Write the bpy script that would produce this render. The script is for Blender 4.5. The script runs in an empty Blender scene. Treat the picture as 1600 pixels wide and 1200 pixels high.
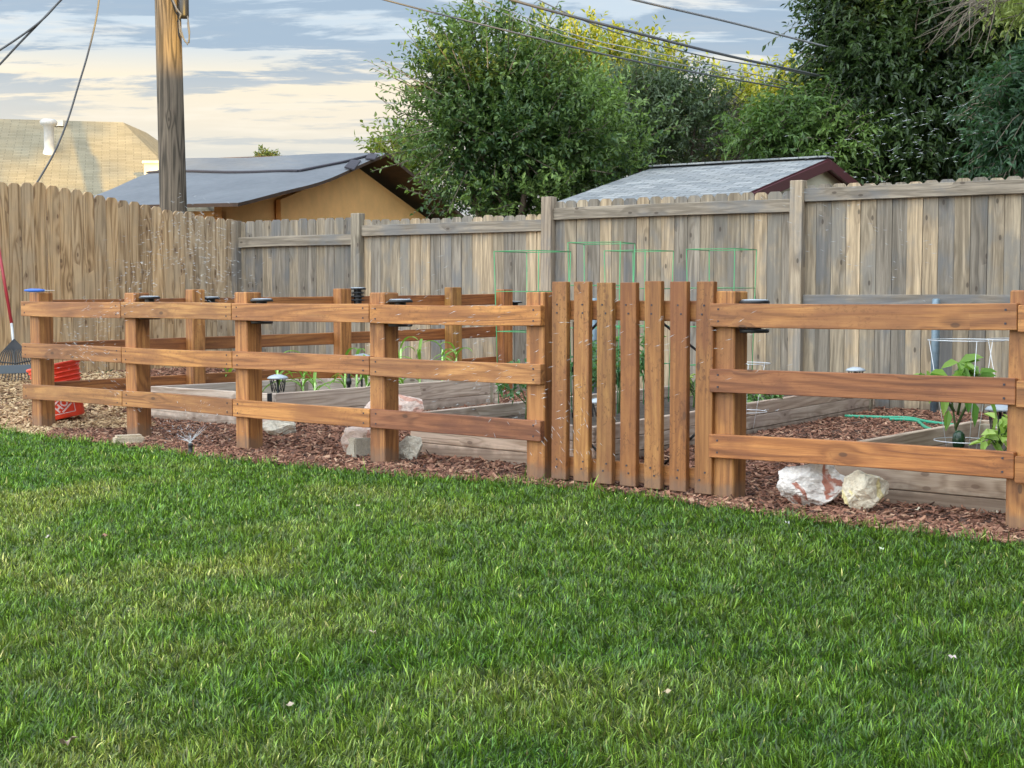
import bpy, bmesh, math, random
import numpy as np
from mathutils import Vector, Matrix, noise as mnoise
R = math.radians
random.seed(7); rng = np.random.default_rng(7)
sc = bpy.context.scene
col = sc.collection

# ------------------------------------------------------------------ camera
F, H, PITCH = 2300.0, 1.05, math.atan(143/2300)
cam = bpy.data.cameras.new('camera'); camo = bpy.data.objects.new('camera', cam)
col.objects.link(camo); sc.camera = camo
cam.sensor_width = 36; cam.lens = 36*F/1600; cam.clip_end = 2000; cam.clip_start = .05
camo.location = (0, 0, H); camo.rotation_euler = (R(90)-PITCH, 0, 0)

# ------------------------------------------------------------------ light
SUN_EL, SUN_AZ = R(4.5), math.atan2(.35, -.937)
w = bpy.data.worlds.new('World'); sc.world = w; w.use_nodes = True
nt = w.node_tree; nt.nodes.clear()
def nd(nt, typ, ins=None, **props):
    n = nt.nodes.new(typ)
    for k, v in props.items(): setattr(n, k, v)
    for k, v in (ins or {}).items():
        s = n.inputs[k]
        if isinstance(v, bpy.types.NodeSocket): nt.links.new(v, s)
        else: s.default_value = v
    return n
def m_(nt, op, a, b=None, c=None, clamp=False):
    ins = {0: a}
    if b is not None: ins[1] = b
    if c is not None: ins[2] = c
    n = nd(nt, 'ShaderNodeMath', ins, operation=op); n.use_clamp = clamp
    return n.outputs[0]
def mixc(nt, f, a, b, mode='MIX'):
    n = nd(nt, 'ShaderNodeMix', data_type='RGBA', blend_type=mode)
    for s, v in ((n.inputs[0], f), (n.inputs[6], a), (n.inputs[7], b)):
        if isinstance(v, bpy.types.NodeSocket): nt.links.new(v, s)
        else: s.default_value = v if not isinstance(v, tuple) else (*v[:3], 1)
    return n.outputs[2]
def ramp(nt, fac, stops, interp='LINEAR'):
    n = nd(nt, 'ShaderNodeValToRGB', {0: fac}); e = n.color_ramp; e.interpolation = interp
    while len(e.elements) < len(stops): e.elements.new(.5)
    for el, (p, c) in zip(e.elements, stops):
        el.position = p; el.color = (*c, 1) if isinstance(c, tuple) else (c, c, c, 1)
    return n.outputs[0]
def maprange(nt, v, a, b, c=0., d=1.):
    n = nd(nt, 'ShaderNodeMapRange', {0: v, 1: a, 2: b, 3: c, 4: d}, interpolation_type='SMOOTHSTEP'); return n.outputs[0]

SKY = .10
sky = nd(nt, 'ShaderNodeTexSky', sky_type='NISHITA', sun_disc=False, sun_elevation=SUN_EL, sun_rotation=SUN_AZ)
tc = nd(nt, 'ShaderNodeTexCoord').outputs['Generated']
sep = nd(nt, 'ShaderNodeSeparateXYZ', {0: tc})
zz = m_(nt, 'MAXIMUM', sep.outputs[2], 0.)
den = m_(nt, 'ADD', zz, .09)
px = m_(nt, 'DIVIDE', sep.outputs[0], den); py = m_(nt, 'DIVIDE', sep.outputs[1], den)
pv = nd(nt, 'ShaderNodeCombineXYZ', {0: px, 1: m_(nt, 'MULTIPLY', py, 2.3), 2: 1.9}).outputs[0]
n1 = nd(nt, 'ShaderNodeTexNoise', {'Vector': pv, 'Scale': 1.5, 'Detail': 9., 'Roughness': .62, 'Distortion': .25}).outputs[0]
n2 = nd(nt, 'ShaderNodeTexNoise', {'Vector': pv, 'Scale': 2.2, 'Detail': 8., 'Roughness': .6}).outputs[0]
n3 = nd(nt, 'ShaderNodeTexNoise', {'Vector': pv, 'Scale': .35, 'Detail': 4.}).outputs[0]
base = ramp(nt, zz, [(0., (.62, .64, .65)), (.085, (.68, .68, .66)), (.112, (.88, .79, .66)), (.140, (.95, .84, .66)), (.162, (.62, .71, .80)), (.3, (.46, .62, .80)), (.55, (.56, .68, .84)), (1., (.72, .80, .90))])
cream = mixc(nt, m_(nt, 'MULTIPLY', maprange(nt, n2, .46, .70), .55), base, (.98, .90, .78))
bluec = (.30, .41, .56)
mask = maprange(nt, m_(nt, 'ADD', n1, m_(nt, 'MULTIPLY', maprange(nt, zz, .125, .165), .055)), .50, .58)
cl = mixc(nt, m_(nt, 'MULTIPLY', m_(nt, 'MULTIPLY', mask, maprange(nt, zz, .105, .150, .45, 1.)), .8), cream, bluec)
sx, sy = -.56, -.83   # glow added to unseen sky behind left, so right-facing post sides stay darker
glow = m_(nt, 'ADD', m_(nt, 'MULTIPLY', sep.outputs[0], sx), m_(nt, 'MULTIPLY', sep.outputs[1], sy))
cl = mixc(nt, maprange(nt, glow, -.5, .6), cl, mixc(nt, 1., cl, (1.07, .99, .89), 'MULTIPLY'))
glow = m_(nt, 'ADD', .48, m_(nt, 'MULTIPLY', maprange(nt, glow, -.65, .95), 2.6))
cl = nd(nt, 'ShaderNodeVectorMath', {0: cl, 3: m_(nt, 'MULTIPLY', glow, 1/SKY)}, operation='SCALE').outputs[0]
skyc = mixc(nt, .92, sky.outputs[0], cl)
bg = nd(nt, 'ShaderNodeBackground', {0: skyc, 1: SKY})
nd(nt, 'ShaderNodeOutputWorld', {0: bg.outputs[0]})
sl = bpy.data.lights.new('sun', 'SUN'); so = bpy.data.objects.new('sun', sl); col.objects.link(so)
sl.energy = 5.0; sl.angle = R(.53); sl.color = (1, .62, .12)
so.rotation_euler = Vector((-math.sin(SUN_AZ)*math.cos(SUN_EL), -math.cos(SUN_AZ)*math.cos(SUN_EL), -math.sin(SUN_EL))).to_track_quat('-Z', 'Y').to_euler()
sc.view_settings.view_transform = 'Standard'; sc.view_settings.look = 'None'
sc.view_settings.exposure = 1.22; sc.view_settings.gamma = 1
sc.render.engine = 'CYCLES'; sc.cycles.max_bounces = 6; sc.cycles.transparent_max_bounces = 8

# ------------------------------------------------------------------ geometry of the place
def P(x, y, Y=None, z=None):
    u, v = (x-800)/F, (600-y)/F
    d = Vector((u, math.cos(PITCH)+v*math.sin(PITCH), -math.sin(PITCH)+v*math.cos(PITCH)))
    t = Y/d.y if Y is not None else (z-H)/d.z
    return Vector((0, 0, H)) + d*t
def sstep(a, b, x):
    t = np.clip((x-a)/(b-a), 0, 1); return t*t*(3-2*t)
def gz(X, Y):
    s = (Y+.83*X-8.33)/1.3
    s2 = (17+1.19*(X+3.18)-Y)/1.55
    return .05*sstep(0, 1.4, s) + .15*(1-sstep(.4, 3.0, s2))
LB = [(-60,664),(0, 672), (100, 688), (220, 701), (300, 713), (420, 726), (600, 743), (720,752), (850, 760), (1000, 776), (1100, 792), (1250, 813), (1400, 832), (1600, 853),(1700,864)]
lbw = [P(x, y, z=0) for x, y in LB]
LBX = [-12]+[p.x for p in lbw]+[9]; LBY = [lbw[0].y+6]+[p.y for p in lbw]+[lbw[-1].y-4.5]
def yb(X): return np.interp(X, LBX, LBY)
D1 = Vector((.769, -.639, 0)); N1 = Vector((-.639, -.769, 0))   # garden fence direction and its side toward the lawn
def fl(px):                                                      # point of the front fence line under pixel column px
    u = (px-800)/F; Y = 8.33/(1+.83*u); return Vector((u*Y, Y, 0))
def bl(px):
    u = (px-800)/F; Y = 14.8/(1+.7*u); return Vector((u*Y, Y, 0))
DB = Vector((1, -.7, 0)).normalized(); NB = Vector((-.7, -1, 0)).normalized()
def ll(px):
    u = (px-800)/F; Y = 20.784/(1-1.19*u); return Vector((u*Y, Y, 0))
def ilf(px):
    u = (px-800)/F; Y = 14.5/(1-.88*u); return Vector((u*Y, Y, 0))

# ------------------------------------------------------------------ object helpers
def setp(o, label=None, cat=None, group=None, kind=None):
    if label: o['label'] = label
    if cat: o['category'] = cat
    if group: o['group'] = group
    if kind: o['kind'] = kind
    return o
def thing(name, label, cat, loc=(0, 0, 0), group=None):
    o = bpy.data.objects.new(name, None); col.objects.link(o); o.location = loc
    o.empty_display_size = .1
    return setp(o, label, cat, group)
class MB:
    def __init__(s): s.v = []; s.f = []; s.b = []; s.t = []; s.mi = []; s.cm = 0; s.sm = []
    def add(s, vs, fs, bc=None, tint=(1, 1, 1), smooth=False):
        o = len(s.v); s.v += [tuple(v) for v in vs]
        s.b += [tuple(b) for b in (bc if bc is not None else vs)]
        s.t += [(*tint, 1)]*len(vs)
        s.f += [tuple(i+o for i in f) for f in fs]
        s.mi += [s.cm]*len(fs); s.sm += [smooth]*len(fs)
    def build(s, name, mats, parent=None, origin=None):
        me = bpy.data.meshes.new(name)
        vs = s.v
        if parent is not None and origin is None: origin = parent.location
        if origin is not None:
            o = Vector(origin); vs = [(v[0]-o.x, v[1]-o.y, v[2]-o.z) for v in vs]
        me.from_pydata(vs, [], s.f)
        a = me.attributes.new('bc', 'FLOAT_VECTOR', 'POINT'); a.data.foreach_set('vector', np.array(s.b, 'f').ravel())
        a = me.attributes.new('tint', 'FLOAT_COLOR', 'POINT'); a.data.foreach_set('color', np.array(s.t, 'f').ravel())
        if not isinstance(mats, (list, tuple)): mats = [mats]
        for m in mats: me.materials.append(m)
        me.polygons.foreach_set('material_index', s.mi); me.polygons.foreach_set('use_smooth', s.sm)
        me.update()
        ob = bpy.data.objects.new(name, me); col.objects.link(ob)
        if parent is not None: ob.parent = parent
        elif origin is not None: ob.location = origin
        return ob
def board(mb, p0, p1, w, t, wdir, tint=(1, 1, 1), c=.004, bow=0., n=1, ends=True):
    """chamfered board from p0 to p1, width w along wdir, thickness t across"""
    p0, p1, wd = Vector(p0), Vector(p1), Vector(wdir)
    L = (p1-p0).length; ax = (p1-p0)/L
    wd = (wd-ax*wd.dot(ax)).normalized(); td = ax.cross(wd)
    a, b = w/2, t/2
    prof = [(-a+c, -b), (a-c, -b), (a, -b+c), (a, b-c), (a-c, b), (-a+c, b), (-a, b-c), (-a, -b+c)]
    st = [(0, c), (c, 0)] + [(L*i/n, 0) for i in range(1, n)] + [(L-c, 0), (L, c)]
    ro = (random.uniform(0, 50), random.uniform(0, 50), random.uniform(0, 50))
    b1, b2 = random.uniform(-bow, bow), random.uniform(-bow, bow)
    vs, bc = [], []
    for l, ins in st:
        k = math.sin(math.pi*l/L)
        for (x, y) in prof:
            xx = x-math.copysign(min(ins, abs(x)), x); yy = y-math.copysign(min(ins, abs(y)), y)
            vs.append(p0+ax*l+wd*(xx+b1*k)+td*(yy+b2*k)); bc.append((l+ro[0], x+ro[1], y+ro[2]))
    fs = []
    m = len(st)
    for i in range(m-1):
        for j in range(8):
            k = (j+1) % 8; fs.append((i*8+j, i*8+k, (i+1)*8+k, (i+1)*8+j))
    fs.append(tuple(range(7, -1, -1))); fs.append(tuple((m-1)*8+j for j in range(8)))
    mb.add(vs, fs, bc, tint)
def picket(mb, base, h, w, t, wdir, ndir, tint, ear=.03, round_=False):
    """dog-eared picket standing on base, centre of its front face"""
    base, wd, n = Vector(base), Vector(wdir), Vector(ndir)
    a = w/2
    e = ear
    pr = [(-a, 0), (a, 0), (a, h-e*1.15), (a-e*.45, h-e*.42), (a-e, h), (-a+e, h), (-a+e*.45, h-e*.42), (-a, h-e*1.15)]
    mid = [h*.33, h*.66]
    ro = (random.uniform(0, 60), random.uniform(0, 60), random.uniform(0, 60))
    lean = random.uniform(-.0006, .0006); tw = random.uniform(-.003, .003)
    vs, bc = [], []
    for k in (0, 1):
        for (x, z) in pr:
            vs.append(base+wd*(x+lean*z)-n*(k*t)+n*(tw*x/a)+Vector((0, 0, z))); bc.append((z+ro[0], x+ro[1], k*t+ro[2]))
    fs = [tuple(range(8)), tuple(range(15, 7, -1))]
    for j in range(8):
        k = (j+1) % 8; fs.append((k, j, j+8, k+8))
    mb.add(vs, fs, bc, tint)
def box(mb, c, size, rot=0, tint=(1, 1, 1), M=None, ch=0):
    sx_, sy_, sz_ = [s/2 for s in size]
    vs = [Vector((x*sx_, y*sy_, z*sz_)) for x in (-1, 1) for y in (-1, 1) for z in (-1, 1)]
    Mx = (M or Matrix.Rotation(rot, 3, 'Z'))
    bc = [tuple(v) for v in vs]
    vs = [Mx @ v + Vector(c) for v in vs]
    mb.add(vs, [(0, 1, 3, 2), (4, 6, 7, 5), (0, 4, 5, 1), (2, 3, 7, 6), (0, 2, 6, 4), (1, 5, 7, 3)], bc, tint)
def tube(mb, pts, rad, sides=8, tint=(1, 1, 1), cap=True, closed=False):
    pts = [Vector(p) for p in pts]; n = len(pts)
    rad = [rad]*n if not hasattr(rad, '__len__') else rad
    vs, bc = [], []; up = None; L = 0
    for i, p in enumerate(pts):
        if closed: d = pts[(i+1) % n]-pts[i-1]
        else: d = pts[min(i+1, n-1)]-pts[max(i-1, 0)]
        d.normalize()
        if up is None: up = d.orthogonal().normalized()
        up = (up-d*up.dot(d)); up = up.normalized() if up.length > 1e-6 else d.orthogonal().normalized()
        s = d.cross(up)
        if i: L += (p-pts[i-1]).length
        for j in range(sides):
            a = 2*math.pi*j/sides
            vs.append(p+(up*math.cos(a)+s*math.sin(a))*rad[i]); bc.append((L, rad[i]*a, 0))
    fs = []
    for i in range(n if closed else n-1):
        for j in range(sides):
            k = (j+1) % sides; i2 = (i+1) % n
            fs.append((i*sides+j, i*sides+k, i2*sides+k, i2*sides+j))
    if cap and not closed:
        fs.append(tuple(range(sides-1, -1, -1))); fs.append(tuple((n-1)*sides+j for j in range(sides)))
    mb.add(vs, fs, bc, tint, smooth=True)
def lathe(mb, c, prof, seg=24, tint=(1, 1, 1), M=None):
    vs = []
    for r, z in prof:
        for j in range(seg):
            a = 2*math.pi*j/seg; v = Vector((r*math.cos(a), r*math.sin(a), z))
            vs.append((M @ v if M else v)+Vector(c))
    fs = [(i*seg+j, i*seg+(j+1) % seg, (i+1)*seg+(j+1) % seg, (i+1)*seg+j) for i in range(len(prof)-1) for j in range(seg)]
    mb.add(vs, fs, None, tint, smooth=True)
def npmesh(name, V, Fc, tint, mat, parent=None, origin=None, smooth=False, bc=None):
    """V (n,3), Fc (m,k) equal-sized faces, tint (n,4)"""
    me = bpy.data.meshes.new(name)
    if parent is not None and origin is None: origin = tuple(parent.location)
    if origin is not None: V = V-np.array(origin)
    m, k = Fc.shape
    me.vertices.add(len(V)); me.vertices.foreach_set('co', V.astype('f').ravel())
    me.loops.add(m*k); me.loops.foreach_set('vertex_index', Fc.astype('i').ravel())
    me.polygons.add(m); me.polygons.foreach_set('loop_start', np.arange(0, m*k, k, dtype='i')); me.polygons.foreach_set('loop_total', np.full(m, k, 'i'))
    me.polygons.foreach_set('use_smooth', np.full(m, smooth))
    a = me.attributes.new('tint', 'FLOAT_COLOR', 'POINT'); a.data.foreach_set('color', tint.astype('f').ravel())
    me.materials.append(mat); me.update(calc_edges=True); me.validate()
    ob = bpy.data.objects.new(name, me); col.objects.link(ob)
    if parent is not None: ob.parent = parent
    elif origin is not None: ob.location = origin
    return ob

# ------------------------------------------------------------------ materials
def newmat(name):
    m = bpy.data.materials.new(name); m.use_nodes = True; nt = m.node_tree
    b = nt.nodes['Principled BSDF']; return m, nt, b
def attr(nt, n): return nd(nt, 'ShaderNodeAttribute', attribute_name=n)
def plain(name, c, rough=.6, metal=0., noise=.0, nscale=8., bump=0.):
    m, nt, b = newmat(name)
    tn = attr(nt, 'tint').outputs['Color']
    cc = mixc(nt, 1., (*c,), tn, 'MULTIPLY')
    if noise:
        o = nd(nt, 'ShaderNodeTexCoord').outputs['Object']
        f = nd(nt, 'ShaderNodeTexNoise', {'Vector': o, 'Scale': nscale, 'Detail': 6., 'Roughness': .65}).outputs[0]
        cc = mixc(nt, 1., cc, ramp(nt, f, [(.3, 1-noise), (.7, 1+noise*.4)]), 'MULTIPLY')
        if bump:
            bn = nd(nt, 'ShaderNodeBump', {'Height': f, 'Strength': bump, 'Distance': .02}); nt.links.new(bn.outputs[0], b.inputs['Normal'])
    nt.links.new(cc, b.inputs['Base Color'])
    b.inputs['Roughness'].default_value = rough; b.inputs['Metallic'].default_value = metal
    return m
def wood(name, dark, mid, light, speck=0., knot=(.05, .03, .02), kd=.5, grain=1., stain=None, stainamt=0., rough=.7, bump=.25, ring=15., streak=.35):
    m, nt, b = newmat(name)
    v = attr(nt, 'bc').outputs['Vector']; tn = attr(nt, 'tint').outputs['Color']
    def sc3(x, y, z): return nd(nt, 'ShaderNodeVectorMath', {0: v, 1: (x, y, z)}, operation='MULTIPLY').outputs[0]
    # knots: sparse cells stretched along the board
    vo = nd(nt, 'ShaderNodeTexVoronoi', {'Vector': sc3(3.6, 7.5, 7.5), 'Scale': 1., 'Randomness': 1.}, feature='F1', voronoi_dimensions='2D')
    cell = nd(nt, 'ShaderNodeSeparateColor', {0: vo.outputs['Color']}).outputs[0]
    has = m_(nt, 'LESS_THAN', cell, kd)
    kdist = vo.outputs['Distance']
    kr = m_(nt, 'MULTIPLY', has, maprange(nt, kdist, .10, .06))          # knot body
    halo = m_(nt, 'MULTIPLY', has, maprange(nt, kdist, .55, .05))
    low = nd(nt, 'ShaderNodeTexNoise', {'Vector': sc3(.6, 9., 9.), 'Scale': 1., 'Detail': 1.5, 'Distortion': .3}).outputs[0]
    field = m_(nt, 'ADD', low, m_(nt, 'MULTIPLY', halo, .10))
    rings = m_(nt, 'SINE', m_(nt, 'MULTIPLY', field, ring*3.0))
    rings = m_(nt, 'MULTIPLY_ADD', rings, .5, .5)
    rings = m_(nt, 'POWER', rings, 1.8)
    fine = nd(nt, 'ShaderNodeTexNoise', {'Vector': sc3(7., 210., 210.), 'Scale': 1., 'Detail': 4., 'Roughness': .65}).outputs[0]
    med = nd(nt, 'ShaderNodeTexNoise', {'Vector': sc3(1.3, 30., 30.), 'Scale': 1., 'Detail': 4.}).outputs[0]
    tone = m_(nt, 'ADD', m_(nt, 'MULTIPLY', rings, -.22*grain), m_(nt, 'ADD', m_(nt, 'MULTIPLY', fine, .50), m_(nt, 'MULTIPLY', med, .55)))
    c = ramp(nt, tone, [(.18, dark), (.45, mid), (.72, light)])
    big = nd(nt, 'ShaderNodeTexNoise', {'Vector': sc3(1.6, 3., 3.), 'Scale': 1., 'Detail': 5., 'Roughness': .6}).outputs[0]
    if stain: c = mixc(nt, m_(nt, 'MULTIPLY', maprange(nt, big, .46, .62), stainamt), c, stain)
    c = mixc(nt, 1., c, tn, 'MULTIPLY')
    cr = maprange(nt, nd(nt, 'ShaderNodeTexNoise', {'Vector': sc3(2.2, 90., 90.), 'Scale': 1., 'Detail': 2.}).outputs[0], .66, .74)
    c = mixc(nt, m_(nt, 'MULTIPLY', cr, streak), c, knot)
    if speck:
        sp_ = nd(nt, 'ShaderNodeTexNoise', {'Vector': sc3(38., 60., 60.), 'Scale': 1., 'Detail': 4., 'Roughness': .6, 'Distortion': .8}).outputs[0]
        lo_ = nd(nt, 'ShaderNodeTexNoise', {'Vector': sc3(2.5, 3., 3.), 'Scale': 1., 'Detail': 3.}).outputs[0]
        c = mixc(nt, m_(nt, 'MULTIPLY', m_(nt, 'MULTIPLY', maprange(nt, sp_, .54, .64), maprange(nt, lo_, .36, .6)), speck), c, dark)
    c = mixc(nt, m_(nt, 'MULTIPLY', halo, .25), c, knot)
    c = mixc(nt, m_(nt, 'MULTIPLY', kr, .7), c, knot)
    pz = nd(nt, 'ShaderNodeNewGeometry').outputs['Position']   # soil splashed on the feet of posts and boards
    dz = m_(nt, 'ADD', nd(nt, 'ShaderNodeSeparateXYZ', {0: pz}).outputs[2], m_(nt, 'MULTIPLY', nd(nt, 'ShaderNodeTexNoise', {'Vector': pz, 'Scale': 14., 'Detail': 5.}).outputs[0], -.16))
    c = mixc(nt, m_(nt, 'MULTIPLY', maprange(nt, dz, .05, -.03), .6), c, (.15, .105, .075))
    nt.links.new(c, b.inputs['Base Color'])
    b.inputs['Roughness'].default_value = rough
    hgt = m_(nt, 'ADD', m_(nt, 'MULTIPLY', fine, .6), m_(nt, 'SUBTRACT', m_(nt, 'MULTIPLY', rings, .25), m_(nt, 'MULTIPLY', cr, .5)))
    bn = nd(nt, 'ShaderNodeBump', {'Height': hgt, 'Strength': bump, 'Distance': .004}); nt.links.new(bn.outputs[0], b.inputs['Normal'])
    return m
M = {}
M['cedar'] = wood('stained_wood', (.12, .043, .012), (.365, .150, .044), (.61, .300, .095), speck=.35, knot=(.06, .025, .012), kd=.09, stain=(.20, .075, .030), stainamt=.55, grain=.8, rough=.55, streak=.25)
M['gatew'] = wood('gate_wood', (.12, .042, .011), (.30, .125, .033), (.46, .225, .068), speck=.75, knot=(.08, .03, .012), kd=.10, stain=(.20, .066, .022), stainamt=.6, rough=.55, grain=.6, streak=.2)
M['grey'] = wood('weathered_wood', (.10, .077, .052), (.24, .193, .14), (.47, .385, .285), knot=(.05, .035, .025), kd=.20, stain=(.17, .168, .165), stainamt=.65, streak=.4, rough=.85, grain=.55, ring=13)
M['tan'] = wood('pine_pickets', (.20, .108, .042), (.48, .30, .145), (.72, .49, .265), knot=(.10, .045, .02), kd=.30, stain=(.38, .28, .17), stainamt=.5, streak=.35, rough=.8, grain=1.1)
M['bed'] = wood('bed_wood', (.26, .19, .14), (.47, .375, .30), (.64, .54, .45), knot=(.16, .10, .07), kd=.3, stain=(.34, .26, .22), stainamt=.5, rough=.85, ring=18)
M['pole'] = wood('pole_wood', (.055, .043, .03), (.13, .10, .072), (.22, .175, .125), knot=(.04, .03, .02), kd=.1, grain=1.6, streak=.9, bump=.8, rough=.9)
M['black'] = plain('black_plastic', (.02, .02, .022), .45)
M['metal'] = plain('galvanised_metal', (.55, .58, .6), .4, .7, .2, 30)
M['bluepipe'] = plain('blue_grey_pipe', (.20, .27, .32), .5, .3, .3, 12)
M['white'] = plain('white_plastic', (.50, .50, .49), .5, 0, .25, 5)
M['solar'] = plain('solar_panel', (.42, .46, .50), .2)
M['red'] = plain('red_paint', (.36, .03, .04), .35)
M['orange'] = plain('orange_plastic', (1.0, .085, .04), .4, 0, .15, 6)
M['blue'] = plain('blue_plastic', (.06, .16, .55), .35)
M['greenwire'] = plain('green_wire', (.08, .34, .13), .5)
M['silver'] = plain('silver_wire', (.75, .76, .78), .3, .3)
M['hose'] = plain('green_hose', (.045, .33, .19), .45)
M['cable'] = plain('cable', (.10, .10, .105), .6)
M['cable2'] = plain('pale_cable', (.26, .26, .27), .6)
M['soil'] = plain('soil', (.075, .055, .04), .95, 0, .5, 14, .9)
M['peach'] = plain('peach_siding', (.90, .48, .17), .8, 0, .12, 3)
M['cream'] = plain('cream_siding', (.62, .56, .42), .8, 0, .12, 3)
M['maroon'] = plain('maroon_trim', (.075, .012, .016), .5)
M['darkwood'] = plain('dark_underside', (.075, .04, .022), .8, 0, .4, 6)
M['darkstrip'] = plain('dark_batten', (.05, .045, .055), .8)
M['whitew'] = plain('white_wall', (.7, .69, .66), .8, 0, .08, 2)
M['bark'] = plain('bark', (.12, .085, .06), .9, 0, .5, 12, .8)
M['twig'] = plain('twig', (.16, .13, .095), .9)
def leafm(name, trans=.35, rough=.45, gain=1.):
    m, nt, b = newmat(name)
    tn = attr(nt, 'tint').outputs['Color']
    nt.links.new(tn, b.inputs['Base Color']); b.inputs['Roughness'].default_value = rough
    tr = nd(nt, 'ShaderNodeBsdfTranslucent', {0: mixc(nt, 1., tn, (1.25*gain, 1.35*gain, .6), 'MULTIPLY')})
    mx = nd(nt, 'ShaderNodeMixShader', {0: trans, 1: b.outputs[0], 2: tr.outputs[0]})
    nt.links.new(mx.outputs[0], nt.nodes['Material Output'].inputs[0]); return m
M['leaf'] = leafm('leaf'); M['grass'] = leafm('grass_blade', .22, .30); M['chip'] = plain('wood_chip', (1, 1, 1), .85)
# water drops
m, nt, b = newmat('water_drop'); b.inputs['Base Color'].default_value = (.9, .93, .95, 1); b.inputs['Roughness'].default_value = .25
b.inputs['Transmission Weight'].default_value = .3; b.inputs['Alpha'].default_value = .6; M['drop'] = m
# rock
def rockm(name, a, b2, c, s=6.):
    m, nt, b = newmat(name); o = nd(nt, 'ShaderNodeTexCoord').outputs['Object']
    f = nd(nt, 'ShaderNodeTexNoise', {'Vector': o, 'Scale': s, 'Detail': 8., 'Roughness': .6, 'Distortion': .6}).outputs[0]
    g = nd(nt, 'ShaderNodeTexNoise', {'Vector': o, 'Scale': s*.9, 'Detail': 4., 'Distortion': 1.2}).outputs[0]
    cc = mixc(nt, maprange(nt, g, .51, .56), ramp(nt, f, [(.33, b2), (.55, a)]), c)
    f2 = nd(nt, 'ShaderNodeTexNoise', {'Vector': o, 'Scale': s*9, 'Detail': 5.}).outputs[0]
    cc = mixc(nt, 1., cc, ramp(nt, f2, [(.3, .78), (.6, 1.)]), 'MULTIPLY')
    nt.links.new(cc, b.inputs['Base Color']); b.inputs['Roughness'].default_value = .75
    bn = nd(nt, 'ShaderNodeBump', {'Height': f2, 'Strength': .5, 'Distance': .01}); nt.links.new(bn.outputs[0], b.inputs['Normal']); return m
M['rock_red'] = rockm('quartz_red', (.78, .72, .66), (.48, .42, .38), (.38, .15, .10))
M['rock_cream'] = rockm('quartz_cream', (.84, .76, .60), (.66, .55, .40), (.78, .66, .34))
M['rock_pink'] = rockm('quartz_pink', (.66, .52, .44), (.44, .31, .25), (.50, .27, .20))
M['rock_grey'] = rockm('limestone', (.72, .65, .53), (.42, .37, .29), (.60, .53, .42), 9)
M['block'] = rockm('concrete_block', (.52, .46, .36), (.42, .37, .29), (.46, .41, .33), 14)
M['paver'] = rockm('tan_paver', (.56, .46, .33), (.46, .37, .26), (.50, .40, .28), 14)
# shingles: courses and tabs in board coordinates
def shingle(name, a, b_, w_=.3, h_=.14, mo=.42):
    m, nt, b = newmat(name); v = attr(nt, 'bc').outputs['Vector']
    br = nd(nt, 'ShaderNodeTexBrick', {'Vector': v, 'Color1': (*a, 1), 'Color2': (*b_, 1), 'Mortar': (a[0]*mo, a[1]*mo, a[2]*mo, 1), 'Scale': 1., 'Mortar Size': .008, 'Mortar Smooth': .5, 'Bias': 0., 'Brick Width': w_, 'Row Height': h_}, offset=.5)
    f = nd(nt, 'ShaderNodeTexNoise', {'Vector': v, 'Scale': 40., 'Detail': 4.}).outputs[0]
    f2 = nd(nt, 'ShaderNodeTexNoise', {'Vector': v, 'Scale': 1.2, 'Detail': 4.}).outputs[0]
    c = mixc(nt, 1., br.outputs[0], ramp(nt, f, [(.3, .75), (.7, 1.1)]), 'MULTIPLY')
    c = mixc(nt, 1., c, ramp(nt, f2, [(.3, .85), (.7, 1.1)]), 'MULTIPLY')
    nt.links.new(c, b.inputs['Base Color']); b.inputs['Roughness'].default_value = .9
    bn = nd(nt, 'ShaderNodeBump', {'Height': br.outputs[1], 'Strength': .5, 'Distance': -.02}); nt.links.new(bn.outputs[0], b.inputs['Normal']); return m
M['shingle'] = shingle('grey_shingles', (.21, .225, .235), (.37, .375, .37), .24, .12)
M['shingle2'] = shingle('tan_grey_shingles', (.235, .20, .125), (.29, .25, .165), .30, .10, .72)
m, nt, b = newmat('grey_tarp'); v = attr(nt, 'bc').outputs['Vector']
f = nd(nt, 'ShaderNodeTexNoise', {'Vector': v, 'Scale': .8, 'Detail': 3.}).outputs[0]
f2 = nd(nt, 'ShaderNodeTexNoise', {'Vector': v, 'Scale': 9., 'Detail': 3.}).outputs[0]
nt.links.new(mixc(nt, 1., ramp(nt, f, [(.3, (.130, .138, .150)), (.7, (.168, .175, .186))]), ramp(nt, f2, [(.3, .92), (.7, 1.05)]), 'MULTIPLY'), b.inputs['Base Color'])
b.inputs['Roughness'].default_value = .6
bn = nd(nt, 'ShaderNodeBump', {'Height': f, 'Strength': .6, 'Distance': .15}); nt.links.new(bn.outputs[0], b.inputs['Normal']); M['tarp'] = m
# ground soils
def groundm(name, a, b_, c, s=20):
    m, nt, b = newmat(name); o = nd(nt, 'ShaderNodeTexCoord').outputs['Object']
    f = nd(nt, 'ShaderNodeTexNoise', {'Vector': o, 'Scale': s, 'Detail': 8., 'Roughness': .7}).outputs[0]
    g = nd(nt, 'ShaderNodeTexNoise', {'Vector': o, 'Scale': .9, 'Detail': 4.}).outputs[0]
    cc = mixc(nt, maprange(nt, g, .42, .6), ramp(nt, f, [(.3, a), (.7, b_)]), c)
    nt.links.new(cc, b.inputs['Base Color']); b.inputs['Roughness'].default_value = 1.
    bn = nd(nt, 'ShaderNodeBump', {'Height': f, 'Strength': .8, 'Distance': .02}); nt.links.new(bn.outputs[0], b.inputs['Normal']); return m
M['turf'] = groundm('turf_soil', (.03, .055, .018), (.06, .10, .03), (.07, .085, .035))
M['mulchg'] = groundm('mulch_soil', (.06, .03, .02), (.13, .065, .045), (.09, .05, .035), 45)

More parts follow.
